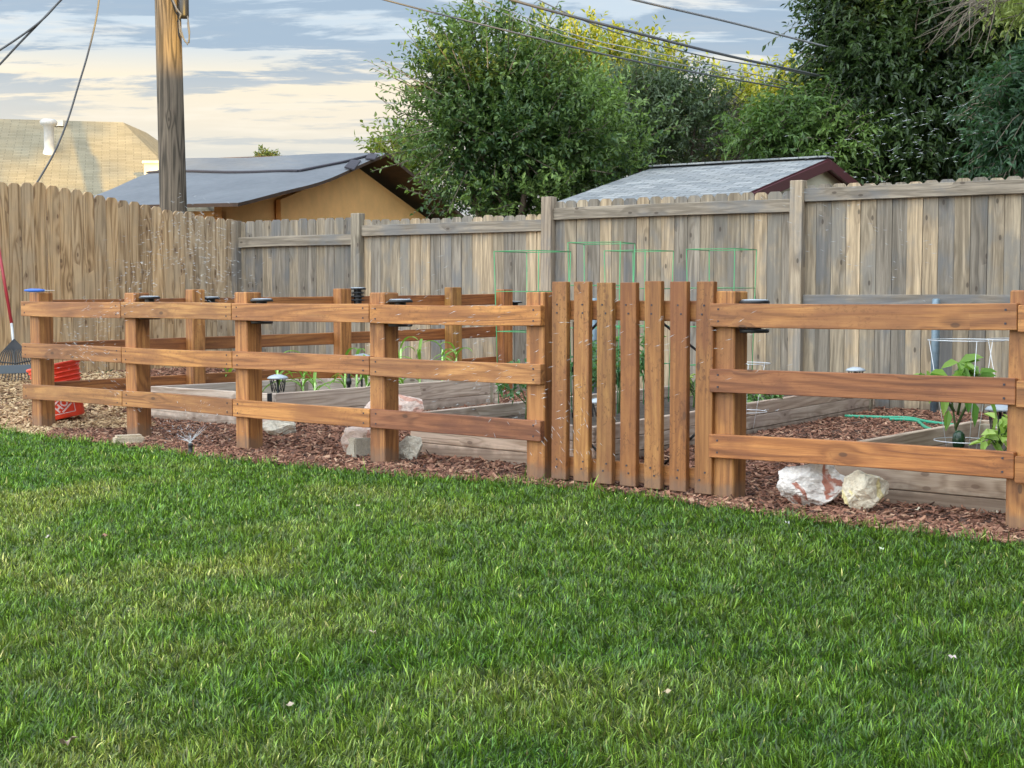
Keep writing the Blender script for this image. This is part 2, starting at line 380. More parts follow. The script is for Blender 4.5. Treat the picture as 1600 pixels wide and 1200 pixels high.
# ------------------------------------------------------------------ ground
mb = MB(); S = 400
mb.add([(-S, -S, -.008), (S, -S, -.008), (S, S, -.008), (-S, S, -.008)], [(0, 1, 2, 3)])
setp(mb.build('ground', M['turf']), kind='structure')
mb = MB(); xs = np.linspace(-11, 8.5, 120); ts = np.linspace(0, 1, 70)**1.3
vs = [(x, yb(x)+t*(26-yb(x)), float(gz(x, yb(x)+t*(26-yb(x))))+.002) for x in xs for t in ts]
nT = len(ts)
mb.add(vs, [(i*nT+j, (i+1)*nT+j, (i+1)*nT+j+1, i*nT+j+1) for i in range(len(xs)-1) for j in range(nT-1)], smooth=True)
setp(mb.build('mulch_ground', M['mulchg']), kind='structure')

# ------------------------------------------------------------------ front garden fence
PW = .128
def tn(v=.12, warm=.04):
    k = 1+random.uniform(-v, v); a = random.uniform(-warm, warm); return (k*(1+a), k, k*(1-a))
def post(parent, p, h=1.05, w=PW, m='cedar', tint=None, d=D1, base=-.15):
    mb = MB(); board(mb, (p.x, p.y, base), (p.x+random.uniform(-.006, .006), p.y, h), w, w, d, tint or tn(), .006, .002, 3)
    return mb.build('post', M[m], parent)
def nail(mb, c, n):
    box(mb, c, (.009, .004, .009), rot=math.atan2(n.x, -n.y) if n.x else 0, tint=(1, 1, 1))
RZ = (.925, .603, .288); RHT = .113
fence_px = [66, 216, 388, 600, 848]
fl_left = [fl(x) for x in fence_px]
t1 = thing('garden_fence', 'long brown three rail wooden fence left of the picket gate', 'fence', fl_left[0])
for i, p in enumerate(fl_left):
    post(t1, p, (1.05, 1.048, 1.052, 1.05, 1.053)[i], tint=((.92, .88, .86), (.95, .90, .86), (1, .95, .9), (.9, .86, .84), (.88, .82, .78))[i])
ends = [37, 192, 365, 580, 848]
tints = [[(1, .98, 1), (.98, 1.02, 1), (1.05, 1, .95), (1.18, 1.12, .95)],
         [(.82, .80, .85), (1.12, 1.1, .95), (.90, .82, .85), (1.0, 1.0, 1.05)],
         [(.95, 1, 1), (.93, .95, .95), (1.15, 1.12, 1.), (.60, .50, .66)]]
RT = .040
def rail_pt(px, z, off=PW/2+RT/2+.001): # rail centre line sits on the camera side of the posts
    u = (px-800)/F
    # line shifted toward the lawn
    q = fl(800)+N1*off; Y = (q.y+.83*q.x)/(1+.83*u); return Vector((u*Y, Y, z))
for r in range(3):
    for k in range(4):
        a = rail_pt(ends[k]+(0 if k == 0 else 1), RZ[r]+random.uniform(-.004, .004)); b_ = rail_pt(ends[k+1], RZ[r]+random.uniform(-.004, .004))
        mb = MB(); board(mb, a, b_, RHT, RT, (0, 0, 1), tints[r][k], .003, .006, 5)
        mb.cm = 1
        for q in (a+D1*.05, b_-D1*.05):
            for dz in (-.03, .03): nail(mb, q+N1*(RT/2+.001)+Vector((0, 0, dz)), N1)
        mb.build('rail', [M['cedar'], M['darkstrip']], t1)
fl_right = [fl(1140), fl(1608)]
fl_right += [fl(2150), fl(2960)]
t2 = thing('garden_fence', 'brown three rail wooden fence right of the picket gate', 'fence', fl_right[0])
for i, p in enumerate(fl_right): post(t2, p, (1.057, 1.06, 1.05, 1.05)[i], tint=(.98, .97, .92))
e2 = [1112, 1591, 2125, 2930]; tt = [[(.98, .95, .92), (1.0, .95, .9), (.9, .9, .9)], [(.66, .55, .62), (.95, .95, .95), (1, .95, .9)], [(.98, .85, .78), (.9, .85, .8), (.95, .95, .95)]]
for r in range(3):
    for k in range(3):
        a = rail_pt(e2[k]+k, RZ[r]+(.012, .006, -.008)[r]); b_ = rail_pt(e2[k+1], RZ[r]+(.020, .016, .008)[r])
        mb = MB(); board(mb, a, b_, RHT+.004, RT, (0, 0, 1), tt[r][k], .003, .006, 5)
        mb.cm = 1
        for q in (a+D1*.05, b_-D1*.05):
            for dz in (-.03, .03): nail(mb, q+N1*(RT/2+.001)+Vector((0, 0, dz)), N1)
        mb.build('rail', [M['cedar'], M['darkstrip']], t2)
# gate
g0 = rail_pt(864, 0); gt = thing('picket_gate', 'brown wooden gate of seven upright pickets between two posts', 'gate', g0)
gx = [(864.5, 893), (899, 930), (935, 967), (972, 1005), (1010.5, 1044), (1049.7, 1084), (1089.5, 1121)]
gtint = [(.95, .93, .90), (1.18, 1.22, 1.15), (.95, 1.03, 1.02), (.86, .76, .70), (1.0, .98, .95), (.88, .78, .72), (.84, .78, .75)]
PT = .036
for i, (a, b_) in enumerate(gx):
    fa = rail_pt(a, 0, PW/2+PT/2-.012); wv = .102
    c0 = fa+D1*(wv/2); mb = MB()
    board(mb, (c0.x, c0.y, .03), (c0.x+random.uniform(-.004, .004), c0.y, 1.105+random.uniform(-.004, .004)), wv, PT, D1, gtint[i], .003, .003, 4)
    mb.cm = 1
    for z in (.10, .14, .94, .985): nail(mb, Vector((c0.x, c0.y, z))+N1*(PT/2+.001)+D1*random.uniform(-.02, .02), N1)
    mb.build('picket', [M['gatew'], M['darkstrip']], gt)
for z in (.955, .10):
    a = rail_pt(868, z, PW/2-.012-.021); b_ = rail_pt(1114, z, PW/2-.012-.021)
    mb = MB(); board(mb, a, b_, .105, .038, (0, 0, 1), (.95, .88, .82)); mb.build('cross_rail', M['gatew'], gt)
# black anti-sag kit and hinge frame behind
def gp(px, z, off=PW/2-.055): return rail_pt(px, z, off)
mb = MB(); box(mb, gp(899, .53), (.02, .016, .72), rot=-R(39.7)); mb.build('hinge_bar', M['black'], gt)
for a_, b_ in ((gp(905, .78), gp(938, .90)), (gp(1032, .90), gp(1098, .73)), (gp(905, .29), gp(945, .155)), (gp(1040, .155), gp(1098, .36))):
    mb = MB(); tube(mb, [a_, b_], .007, 6); mb.build('brace_rod', M['black'], gt)
for z in (.63, .38): mb = MB(); box(mb, gp(902, z), (.05, .03, .03), rot=-R(39.7)); mb.build('hinge', M['black'], gt)

# ------------------------------------------------------------------ inner rear garden fence
DI = Vector((1, .88, 0)).normalized(); NI = Vector((.88, -1, 0)).normalized()
ip = [ilf(x) for x in (305, 535, 708, 788)]
t3 = thing('garden_fence', 'brown rail fence along the rear of the vegetable garden', 'fence', ip[0])
for i, p in enumerate(ip): post(t3, p, (1.075, 1.085, 1.10, 1.08)[i], tint=((.95, .95, .95), (.9, .85, .8), (.9, 1, .85), (.85, .75, .75))[i], w=.12, d=DI)
pts = [ilf(72)]+ip
for (z0, z1) in ((.94, .985), (.61, .67), (.30, .37)):
    for k in range(4):
        za, zb = z0+(z1-z0)*k/4, z0+(z1-z0)*(k+1)/4
        a = pts[k]-NI*(.06+.021); b_ = pts[k+1]-NI*(.06+.021); a.z = za; b_.z = zb
        mb = MB(); board(mb, a+DI*(.002), b_-DI*.002, .105, .04, (0, 0, 1), (.72, .62, .60) if k < 2 else (.75, .62, .6)); mb.build('rail', M['cedar'], t3)

# ------------------------------------------------------------------ back fence (weathered grey)
def grey_t():
    r = random.random()
    if r < .22: k = random.uniform(1.15, 1.5); return (k*1.05, k*.97, k*.84)
    if r < .6: k = random.uniform(.66, .92); return (k*.96, k, k*1.06)
    k = random.uniform(.85, 1.1); return (k, k*.98, k*.92)
secs = [(370, 563, 1.865, 1.62, 'A'), (563, 860, 1.825, 1.71, 'B'), (860, 1247, 1.945, 1.815, 'C'), (1247, 1760, 1.985, 1.90, 'D'), (1760, 2900, 2.0, 1.90, 'E')]
bf = thing('board_fence', 'tall weathered grey board fence behind the vegetable beds', 'fence', bl(370))
PB = .118
for (xa, xb, top, rz, nm) in secs:
    a, b_ = bl(xa), bl(xb); L = (b_-a).length
    mb = MB(); s = .03
    while s < L-.02:
        wv = random.choice((.128, .134, .138, .13)); wv = min(wv, L-s-.005) if L-s > .05 else .05
        p = a+DB*(s+wv/2)+NB*random.uniform(-.003, .003)
        p.z = float(gz(p.x, p.y))+random.uniform(-.01, .02)-.02
        picket(mb, p, top-p.z+random.uniform(-.008, .008), wv-.0015, .017, DB, NB, grey_t(), ear=.028)
        s += wv+random.uniform(.0015, .003)
    mb.build('picket_panel', M['grey'], bf)
    a2, b2 = a+DB*PB/2+NB*.024, b_-DB*PB/2+NB*.024
    mb = MB(); board(mb, (*a2.xy, rz), (*b2.xy, rz), .115, .040, (0, 0, 1), (.88, .9, .93), n=5, bow=.006); mb.build('rail', M['grey'], bf)
    if nm == 'D':
        mb = MB(); board(mb, (*a2.xy, .985), (*b2.xy, .985), .09, .040, (0, 0, 1), (.80, .84, .92), n=5, bow=.004); mb.build('rail', M['grey'], bf)
for x, h in ((370, 1.87), (563, 1.90), (860, 1.985), (1247, 2.03), (1760, 2.03), (2900, 2.03)):
    p = bl(x)+NB*.03
    if x == 370: p = p+DB*.03
    mb = MB(); board(mb, (*p.xy, -.1), (*p.xy, h), PB, PB*.9, DB, {563: (.92, .95, .95), 860: (1.08, 1.05, 1.05), 1247: (1.3, 1.26, 1.2)}.get(x, (.8, .8, .8)), .005, .003, 3)
    mb.build('post', M['grey'], bf)
# steel post against the fence
def pipe(px, Y, z0, z1, r, label, name='metal_pipe', tilt=0.):
    p = P(px, 457, Y=Y); mb = MB()
    mb2 = [(p.x, p.y, z0), (p.x+tilt, p.y, z1-.01), (p.x+tilt, p.y, z1)]
    tube(mb, mb2, [r, r, r*.7], 14); o = mb.build(name, M['bluepipe'], origin=(p.x, p.y, z0)); setp(o, label, 'pipe')
pipe(1463, bl(1463).y-.12, 0, 1.0, .034, 'blue grey metal pipe standing against the board fence at right', tilt=0)
pipe(928, 13.2, 0, 1.0, .045, 'pale blue pipe standing behind the gate near the board fence')

# ------------------------------------------------------------------ left fence (tan pickets, sloping top)
DL = Vector((1, 1.19, 0)).normalized(); NL = Vector((1.19, -1, 0)).normalized()
prof = [(-120, 284), (0, 287), (67, 288), (90, 293), (115, 297), (137, 301), (158, 306), (180, 310), (200, 314), (220, 319), (243, 322), (265, 328), (302, 333), (320, 338), (345, 342), (368, 345)]
pxs = [p[0] for p in prof]; zs = [(457-p[1])/F*ll(p[0]).y+H for p in prof]
lf = thing('board_fence', 'tall tan pine board fence with a sloping top at left', 'fence', ll(0))
a, b_ = ll(-130), ll(368); L = (b_-a).length; mb = MB(); s = 0
while s < L-.05:
    wv = random.choice((.135, .14, .145)); c = a+DL*(s+wv/2); c = c+NL*random.uniform(-.006, .004)
    px_ = 800+F*c.x/c.y; z = float(np.interp(px_, pxs, zs)); c.z = float(gz(c.x, c.y))-.02
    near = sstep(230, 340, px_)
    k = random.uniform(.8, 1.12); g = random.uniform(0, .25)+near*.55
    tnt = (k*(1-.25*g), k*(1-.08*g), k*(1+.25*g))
    picket(mb, c, z-c.z+random.uniform(-.008, .01), wv-.004, .019, DL, NL, tnt, ear=.036)
    s += wv+.004
mb.build('picket_panel', M['tan'], lf)
a2, b2 = a-NL*.045, b_-NL*.045
for z in (.45, 1.55):
    mb = MB(); board(mb, (*a2.xy, z), (*b2.xy, z), .09, .04, (0, 0, 1), (.9, .9, .9)); mb.build('rail', M['tan'], lf)

# ------------------------------------------------------------------ raised beds
def bed(label, pts, top, bot, hcourses, loc, inner=.10, tint=(1, 1, 1), bright=None):
    t = thing('raised_bed', label, 'planter', loc)
    pts = [Vector((x, y, 0)) for x, y in pts]; T = .042
    cen = sum(pts, Vector())/4
    zc = np.linspace(bot, top, hcourses+1)
    for i in range(4):
        a, b_ = pts[i], pts[(i+1) % 4]; d = (b_-a).normalized(); n = Vector((d.y, -d.x, 0))
        if n.dot(cen-a) > 0: n = -n
        off = -n*(T/2)
        mb = MB()
        for k in range(hcourses):
            z = (zc[k]+zc[k+1])/2; hh = zc[k+1]-zc[k]-.003
            tb = tn(.07, .03); tb = (tb[0]*tint[0], tb[1]*tint[1], tb[2]*tint[2])
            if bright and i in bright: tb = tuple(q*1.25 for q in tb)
            e = T if i % 2 == 0 else 0
            board(mb, (*(a+d*(0 if i % 2 == 0 else T)+off+n*random.uniform(-.002, .002)).xy, z), (*(b_-d*(0 if i % 2 == 0 else T)+off).xy, z), hh, T, (0, 0, 1), tb, .004, .001, 3)
        mb.build('side_wall', M['bed'], t)
    for i in range(4):
        a = pts[i]; c = a+(cen-a).normalized()*.11; mb = MB()
        board(mb, (*c.xy, bot), (*c.xy, top-.02), .08, .08, (pts[(i+1) % 4]-a), (.55, .58, .5)); mb.build('corner_post', M['bed'], t)
    ins = [p+(cen-p).normalized()*.06 for p in pts]; mb = MB(); n = 26
    vs = []
    for i in range(n+1):
        for j in range(n+1):
            u, v = i/n, j/n
            q = ins[0]*(1-u)*(1-v)+ins[1]*u*(1-v)+ins[2]*u*v+ins[3]*(1-u)*v
            vs.append((q.x, q.y, top-inner+random.uniform(-.008, .012)))
    mb.add(vs, [(i*(n+1)+j, (i+1)*(n+1)+j, (i+1)*(n+1)+j+1, i*(n+1)+j+1) for i in range(n) for j in range(n)], smooth=True)
    mb.build('soil', M['soil'], t); return t
B1 = [(-2.91, 11.8), (-1.78, 10.9), (-.12, 13.1), (-1.85, 12.85)]
B2 = [(-.655, 9.42), (.473, 8.43), (3.07, 12.42), (1.9, 13.0)]
B3 = [(1.62, 7.42), (3.3, 6.03), (4.5, 7.55), (2.84, 8.93)]
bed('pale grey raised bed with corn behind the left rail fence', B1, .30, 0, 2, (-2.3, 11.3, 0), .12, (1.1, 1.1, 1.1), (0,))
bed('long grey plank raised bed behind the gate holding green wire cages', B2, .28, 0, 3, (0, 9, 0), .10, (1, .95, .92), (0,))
bed('grey plank raised bed at far right behind two large rocks', B3, .28, -.02, 3, (2.4, 7, 0), .14, (.95, .92, .85))
mb = MB(); c = P(421, 600, Y=10.86); box(mb, (c.x, c.y, .255), (.035, .012, .10), rot=.4)
o = mb.build('corner_bracket', M['black'], origin=(c.x, c.y, .255)); setp(o, 'small dark bracket on the near corner of the pale bed', 'bracket')

# ------------------------------------------------------------------ chips
def chips(name, pts, cols, smin, smax, label, cat):
    n = len(pts); L = rng.uniform(smin, smax, n); W = rng.uniform(.008, .018, n)*(1.4 if smin > .025 else 1)*np.where(rng.random(n) < .15, 1.8, 1); T = rng.uniform(.003, .007, n)
    yaw = rng.uniform(0, 6.283, n); pit = rng.normal(0, .28, n); rol = rng.normal(0, .5, n)
    ax = np.stack([np.cos(yaw)*np.cos(pit), np.sin(yaw)*np.cos(pit), np.sin(pit)], 1)
    sd = np.stack([-np.sin(yaw), np.cos(yaw), np.zeros(n)], 1); up = np.cross(ax, sd)
    s2 = sd*np.cos(rol)[:, None]+up*np.sin(rol)[:, None]; u2 = np.cross(ax, s2)
    V = np.zeros((n, 8, 3)); k = 0
    for x in (-.5, .5):
        for y in (-.5, .5):
            for z in (-.5, .5):
                tp = rng.uniform(.3, 1, n)
                V[:, k] = pts+ax*(x*L)[:, None]+s2*(y*W*tp)[:, None]+u2*(z*T)[:, None]; k += 1
    fc = np.array([(0, 1, 3, 2), (4, 6, 7, 5), (0, 4, 5, 1), (2, 3, 7, 6), (0, 2, 6, 4), (1, 5, 7, 3)])
    Fc = (np.arange(n)[:, None, None]*8+fc[None]).reshape(-1, 4)
    C = np.repeat(np.concatenate([cols, np.ones((n, 1))], 1), 8, 0)
    return setp(npmesh(name, V.reshape(-1, 3), Fc, C, M['chip']), label, cat, kind='stuff')
N = 165000
X = rng.uniform(-7.5, 7.0, N); s = rng.random(N)**1.7; Y = yb(X)-.03+s*8
keep = (np.abs(X) < .38*Y+1.6)
s2 = (17+1.19*(X+3.18)-Y); keep &= s2 > .05; keep &= (14.8-.7*X-Y) > .03
def inq(X, Y, q):
    r = np.ones(len(X), bool)
    for i in range(4):
        a, b_ = q[i], q[(i+1) % 4]; r &= ((b_[0]-a[0])*(Y-a[1])-(b_[1]-a[1])*(X-a[0])) > 0
    return r
for q in (B1, B2, B3): keep &= ~inq(X, Y, q)
X, Y = X[keep], Y[keep]
Z = gz(X, Y)+rng.uniform(.002, .02, len(X))
pal = np.array([(.10, .045, .03), (.17, .075, .05), (.24, .115, .08), (.30, .16, .11), (.06, .03, .022), (.40, .25, .18)])
pr = np.array([.20, .25, .22, .15, .10, .08])
def vnoise(X, Y, s, seed=0):
    g = np.random.default_rng(seed).random((64, 64)); x = (X*s) % 64; y = (Y*s) % 64
    xi, yi = np.floor(x).astype(int), np.floor(y).astype(int); fx, fy = x-xi, y-yi; fx = fx*fx*(3-2*fx); fy = fy*fy*(3-2*fy)
    q = lambda a, b_: g[a % 64, b_ % 64]
    return (q(xi, yi)*(1-fx)+q(xi+1, yi)*fx)*(1-fy)+(q(xi, yi+1)*(1-fx)+q(xi+1, yi+1)*fx)*fy
pa = P(105, 690, z=0); pb = P(215, 650, z=0)
tanr = ((X+.35*(Y-11.6)) < -2.85+.5*(vnoise(X, Y, 3, 5)-.5))&((Y > 11.15)|(X < -3.45))
isT = tanr & (rng.random(len(X)) < .93)
cols = pal[rng.choice(6, len(X), p=pr)]*rng.uniform(.8, 1.2, (len(X), 1))
P3 = np.stack([X, Y, Z], 1)
chips('bark_mulch', P3[~isT], cols[~isT]*np.array((1.12, 1.08, .95)), .022, .075, 'reddish brown shredded bark mulch around the beds', 'mulch')
palT = np.array([(.50, .39, .25), (.62, .50, .34), (.34, .24, .15), (.20, .13, .08), (.70, .60, .44)])
cT = palT[rng.choice(5, isT.sum(), p=[.3, .25, .2, .13, .12])]
chips('wood_chips', P3[isT], cT*np.array((.88, .76, .62)), .03, .085, 'pale tan wood chips at the foot of the left fence', 'wood chips')

# ------------------------------------------------------------------ grass
def grass():
    out = []
    N = 1200000
    Y = 2.75+rng.random(N)**1.15*9.2; Xw = .37*Y+1.5
    X = rng.uniform(-1, 1, N)*Xw
    ybx = yb(X)+.02*(vnoise(X, Y, 9, 3)-.5)*2
    k = Y < ybx+rng.normal(0, .012, N); X, Y = X[k], Y[k]
    n = len(X)
    edge = np.clip((yb(X)-Y)/.25, 0, 1)
    cl = vnoise(X, Y, 5.5, 1); c2 = vnoise(X, Y, 1.3, 2); c3 = vnoise(X, Y, 14, 4); c4 = vnoise(X, Y, .55, 8)
    far = np.clip((Y-3)/6, 0, 1)
    h = (.017+.012*cl+.017*c3)*(.6+.75*rng.random(n))*(1+.5*(1-edge))
    h = np.where(rng.random(n) < .03, h*1.6, h)
    lean = np.abs(rng.normal(.70, .45, n)); lean = np.clip(lean, .05, 1.35)
    ld = rng.uniform(0, 6.283, n)*.55+vnoise(X, Y, 13., 6)*11+vnoise(X, Y, 2.3, 16)*5
    wd = (.0010+.0015*rng.random(n)**1.5)*(1+1.0*far)
    hx, hy = np.cos(ld), np.sin(ld)
    fa = rng.uniform(0, 6.283, n); wx, wy = -np.sin(fa), np.cos(fa)
    curve = rng.uniform(.2, .9, n)
    def pt(t):
        a = lean*(1-curve*.5)+lean*curve*t
        hor = h*t*np.sin(a); ver = h*t*np.cos(np.minimum(a, 1.5))
        return np.stack([X+hx*hor, Y+hy*hor, ver-.006], 1)
    p0, p1, p2 = pt(0.), pt(.55), pt(1.)
    W = np.stack([wx, wy, np.zeros(n)], 1)*wd[:, None]
    V = np.stack([p0-W*.8, p0+W*.8, p1-W*.9, p1+W*.9, p2-W*.12, p2+W*.12], 1)
    fc = np.array([(0, 1, 3, 2), (2, 3, 5, 4)]); Fc = (np.arange(n)[:, None, None]*6+fc[None]).reshape(-1, 4)
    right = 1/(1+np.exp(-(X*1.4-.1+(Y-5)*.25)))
    c5 = vnoise(X, Y, 3.1, 21)
    dry = np.clip((c2*.5+c5*.5-.50)*2.6, 0, 1)*(1-.75*right)*.8+np.clip((c4-.45)*1.6, 0, 1)*.25*(1-right)
    dry *= np.clip((yb(X)-Y-.1)/.7, 0, 1)
    g1 = np.array((.050, .112, .015)); g2 = np.array((.165, .250, .035)); yl = np.array((.34, .31, .11)); st = np.array((.50, .43, .22)); bl_ = np.array((.060, .150, .055))
    m = np.clip(rng.normal(.45+.5*(c3-.5)+.3*(cl-.5), .25, n), 0, 1)[:, None]
    C = g1*(1-m)+g2*m
    q = (rng.random(n) < .22)[:, None]; C = np.where(q, C*.55+bl_*.45, C)
    dd = np.clip(dry*rng.uniform(.2, 1.2, n), 0, .8)[:, None]; C = C*(1-dd)+yl*dd
    isst = rng.random(n) < (.012+.10*dry); C = np.where(isst[:, None], st*rng.uniform(.6, 1.1, (n, 1)), C)
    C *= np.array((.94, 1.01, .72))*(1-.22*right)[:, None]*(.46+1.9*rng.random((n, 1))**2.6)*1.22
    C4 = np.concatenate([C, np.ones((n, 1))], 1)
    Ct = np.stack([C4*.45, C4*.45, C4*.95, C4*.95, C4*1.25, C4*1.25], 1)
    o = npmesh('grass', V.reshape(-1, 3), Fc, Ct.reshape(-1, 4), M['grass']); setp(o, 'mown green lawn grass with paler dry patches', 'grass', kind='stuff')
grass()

# ------------------------------------------------------------------ leaves and trees
def leafmesh(name, pos, dirn, nrm, L, W, C, parent, mat='leaf', fold=.25, droop=0.):
    n = len(pos)
    d = dirn/np.linalg.norm(dirn, axis=1)[:, None]
    s = np.cross(d, nrm); s /= np.linalg.norm(s, axis=1)[:, None]+1e-9; u = np.cross(s, d)
    L = L[:, None]; W = W[:, None]
    dn = np.array((0, 0, -1.))*droop
    V = np.stack([pos, pos+d*L*.38+s*W*.5+u*W*fold, pos+d*L*.75+s*W*.33+u*W*fold*.6+dn*L*.1, pos+d*L+dn*L*.3, pos+d*L*.75-s*W*.33+u*W*fold*.6+dn*L*.1, pos+d*L*.38-s*W*.5+u*W*fold], 1)
    fc = np.array([(0, 1, 2, 3), (0, 3, 4, 5)]); Fc = (np.arange(n)[:, None, None]*6+fc[None]).reshape(-1, 4)
    C4 = np.repeat(np.concatenate([C, np.ones((n, 1))], 1), 6, 0)
    return npmesh(name, V.reshape(-1, 3), Fc, C4, M[mat], parent=parent)
def sph(n):
    v = rng.normal(size=(n, 3)); return v/np.linalg.norm(v, axis=1)[:, None]
def tree(name, label, base, trunkh, blobs, ntw, tw, leafL, leafW, c1, c2, per=14, droop=0., group=None, sprigs=(), shell=.55, tr=.09, crown_name='crown', up=.35, limbs=8, bare=0, clump=.35):
    base = Vector(base); t = thing(name, label, 'tree', base, group)
    mb = MB(); cz = base+Vector((0, 0, trunkh))
    tube(mb, [base-Vector((0, 0, .2)), base+Vector((.02, 0, trunkh*.5)), cz], [tr*1.3, tr, tr*.8], 10)
    vol = np.array([b_[3]*b_[4]*b_[5] for b_ in blobs])**(2/3); pw = vol/vol.sum()
    for k in range(limbs):
        b_ = blobs[k % len(blobs)] if k < len(blobs) else blobs[rng.choice(len(blobs), p=pw)]
        e = Vector(b_[:3])+Vector([random.uniform(-.5, .5)*b_[3+i] for i in range(3)])
        mid = (cz+e)/2+Vector((random.uniform(-.2, .2), random.uniform(-.2, .2), -.1))
        tube(mb, [cz-Vector((0, 0, .1)), cz*.5+mid*.5, mid, mid*.4+e*.6, e], [tr*.7, tr*.5, tr*.35, tr*.22, tr*.08], 7)
    mb.build('trunk', M['bark'], t)
    bi = rng.choice(len(blobs), ntw, p=pw); B = np.array(blobs)[bi]
    dr = sph(ntw); r = rng.random(ntw)**shell
    # clumpiness: push twigs in or out with a lobed field
    lob = vnoise(dr[:, 0]*2+bi*7.3, dr[:, 2]*2+dr[:, 1]*1.7, 1.6, 11); r = r*(1-clump+clump*1.7*lob)
    o = B[:, :3]+dr*B[:, 3:]*r[:, None]
    td = dr+sph(ntw)*.6+np.array((0, 0, up)); 
    tone = vnoise(o[:, 0]+20, o[:, 2]+o[:, 1]*.7+20, 1.9, 12)
    tl = tw*rng.uniform(.6, 1.3, ntw)
    if len(sprigs):
        S_ = np.array([s_[:3] for s_ in sprigs]); D_ = np.array([s_[3:6] for s_ in sprigs]); T_ = np.array([s_[6] for s_ in sprigs])
        o = np.concatenate([o, S_]); td = np.concatenate([td, D_]); tl = np.concatenate([tl, T_]); tone = np.concatenate([tone, np.full(len(S_), .55)])
    td /= np.linalg.norm(td, axis=1)[:, None]; nt_ = len(o)
    pos, dn, nr, CC = [], [], [], []
    for k in range(per):
        f = (k+.5+rng.uniform(-.4, .4, nt_))/per
        p = o+td*(tl*f)[:, None]; p[:, 2] -= droop*tl*f*f*.9
        side = sph(nt_); side -= td*(side*td).sum(1)[:, None]; side /= np.linalg.norm(side, axis=1)[:, None]
        ld = td*.55+side*.8; ld[:, 2] -= droop*.9
        m = np.clip(tone*1.1-.05+rng.normal(0, .2, nt_), 0, 1)[:, None]
        C = np.array(c1)*(1-m)+np.array(c2)*m; C = C*rng.uniform(.75, 1.25, (nt_, 1))
        pos.append(p); dn.append(ld); nr.append(sph(nt_)*.7+np.array((0, -.2, 1.))*(1-.6*droop)); CC.append(C)
    pos = np.concatenate(pos); dn = np.concatenate(dn); nr = np.concatenate(nr); CC = np.concatenate(CC); n = len(pos)
    leafmesh(crown_name, pos, dn, nr, leafL*rng.uniform(.6, 1.25, n), leafW*rng.uniform(.7, 1.2, n), CC, t, droop=droop)
    mb = MB(); sel = list(range(ntw, nt_))+list(rng.choice(ntw, min(ntw, 260), replace=False))
    for k in sel:
        a = Vector(o[k]); d = Vector(td[k])
        q = [a-d*.05, a+d*tl[k]*.5-Vector((0, 0, droop*tl[k]*.22)), a+d*tl[k]-Vector((0, 0, droop*tl[k]*.9))]
        tube(mb, q, [.008, .006, .003], 4, cap=False)
    setp(mb.build('twigs', M['twig'], t), kind='stuff')
    return t
def bb(x, y, Y, rx, ry, rz=None, dy=None):  # blob centred where pixel (x,y) looks at depth Y; radii in pixels at that depth
    p = P(x, y, Y=Y); k = Y/F; return (p.x, p.y, p.z, rx*k, (dy if dy else (rx+ry)/2*k), ry*k)
def sprig(x0, y0, x1, y1, Y):
    a, b_ = P(x0, y0, Y=Y), P(x1, y1, Y=Y+random.uniform(-.4, .4)); d = (b_-a); return (*a, *d.normalized(), d.length)
Y0 = 18.5
sp = [sprig(690, 170, 605, 95, Y0), sprig(700, 150, 625, 45, Y0), sprig(660, 200, 572, 172, Y0), sprig(650, 240, 590, 255, Y0), sprig(720, 120, 640, 20, Y0), sprig(770, 90, 735, 5, Y0), sprig(790, 80, 790, -10, Y0), sprig(760, 100, 700, 10, Y0), sprig(820, 80, 860, 5, Y0), sprig(690, 190, 600, 140, Y0), sprig(660, 250, 600, 215, Y0), sprig(665, 300, 615, 290, Y0), sprig(840, 90, 890, 50, Y0), sprig(680, 130, 650, 60, Y0), sprig(900, 110, 950, 70, Y0), sprig(720, 110, 690, 40, Y0), sprig(640, 210, 590, 195, Y0), sprig(780,80,760,20,Y0), sprig(670, 210, 610, 120, Y0)]
sp = [(s_[0]+random.uniform(-.15, .15), s_[1], s_[2]+random.uniform(-.1, .1), s_[3]+random.uniform(-.2, .2), s_[4], s_[5]+random.uniform(-.2, .2), s_[6]*random.uniform(.6, 1.)) for s_ in sp for _ in range(2)]
sp += [sprig(random.uniform(640, 960), 150, random.uniform(610, 1000), random.uniform(5, 60) if random.random() < .6 else 90, Y0) for _ in range(0)]
for k_ in range(46):   # loose shoots all round the outline, longest at the upper left
    a_ = random.uniform(95, 262) if k_ < 34 else random.uniform(40, 95)
    cx0, cy0 = 770, 190; ca_, sa_ = math.cos(R(a_)), -math.sin(R(a_))
    r0_, r1_ = 100, random.uniform(165, 215)*(1 if a_ < 180 else .85)
    sp.append(sprig(cx0+ca_*r0_, cy0+sa_*r0_*.9, cx0+ca_*r1_+random.uniform(-10, 10), cy0+sa_*r1_*.98+random.uniform(-10, 10), Y0+random.uniform(-.8, .8)))
tree('broadleaf_tree', 'large leafy green tree rising behind the board fence at centre', (P(800, 300, Y=Y0).x, Y0, 0), 1.3,
     [bb(790, 205, Y0, 130, 105), bb(725, 195, Y0, 60, 72), bb(850, 185, Y0, 105, 80), bb(765, 120, Y0, 65, 62), bb(695, 115, Y0, 40, 50), bb(760, 290, Y0, 52, 55), bb(900, 240, Y0, 100, 85), bb(835, 310, Y0, 120, 65), bb(740, 60, Y0, 50, 40), bb(840, 120, Y0, 55, 50)],
     3100, .44, .080, .037, (.035, .080, .024), (.24, .35, .095), per=14, sprigs=sp, tr=.12, limbs=12, clump=.55)
Y1 = 22
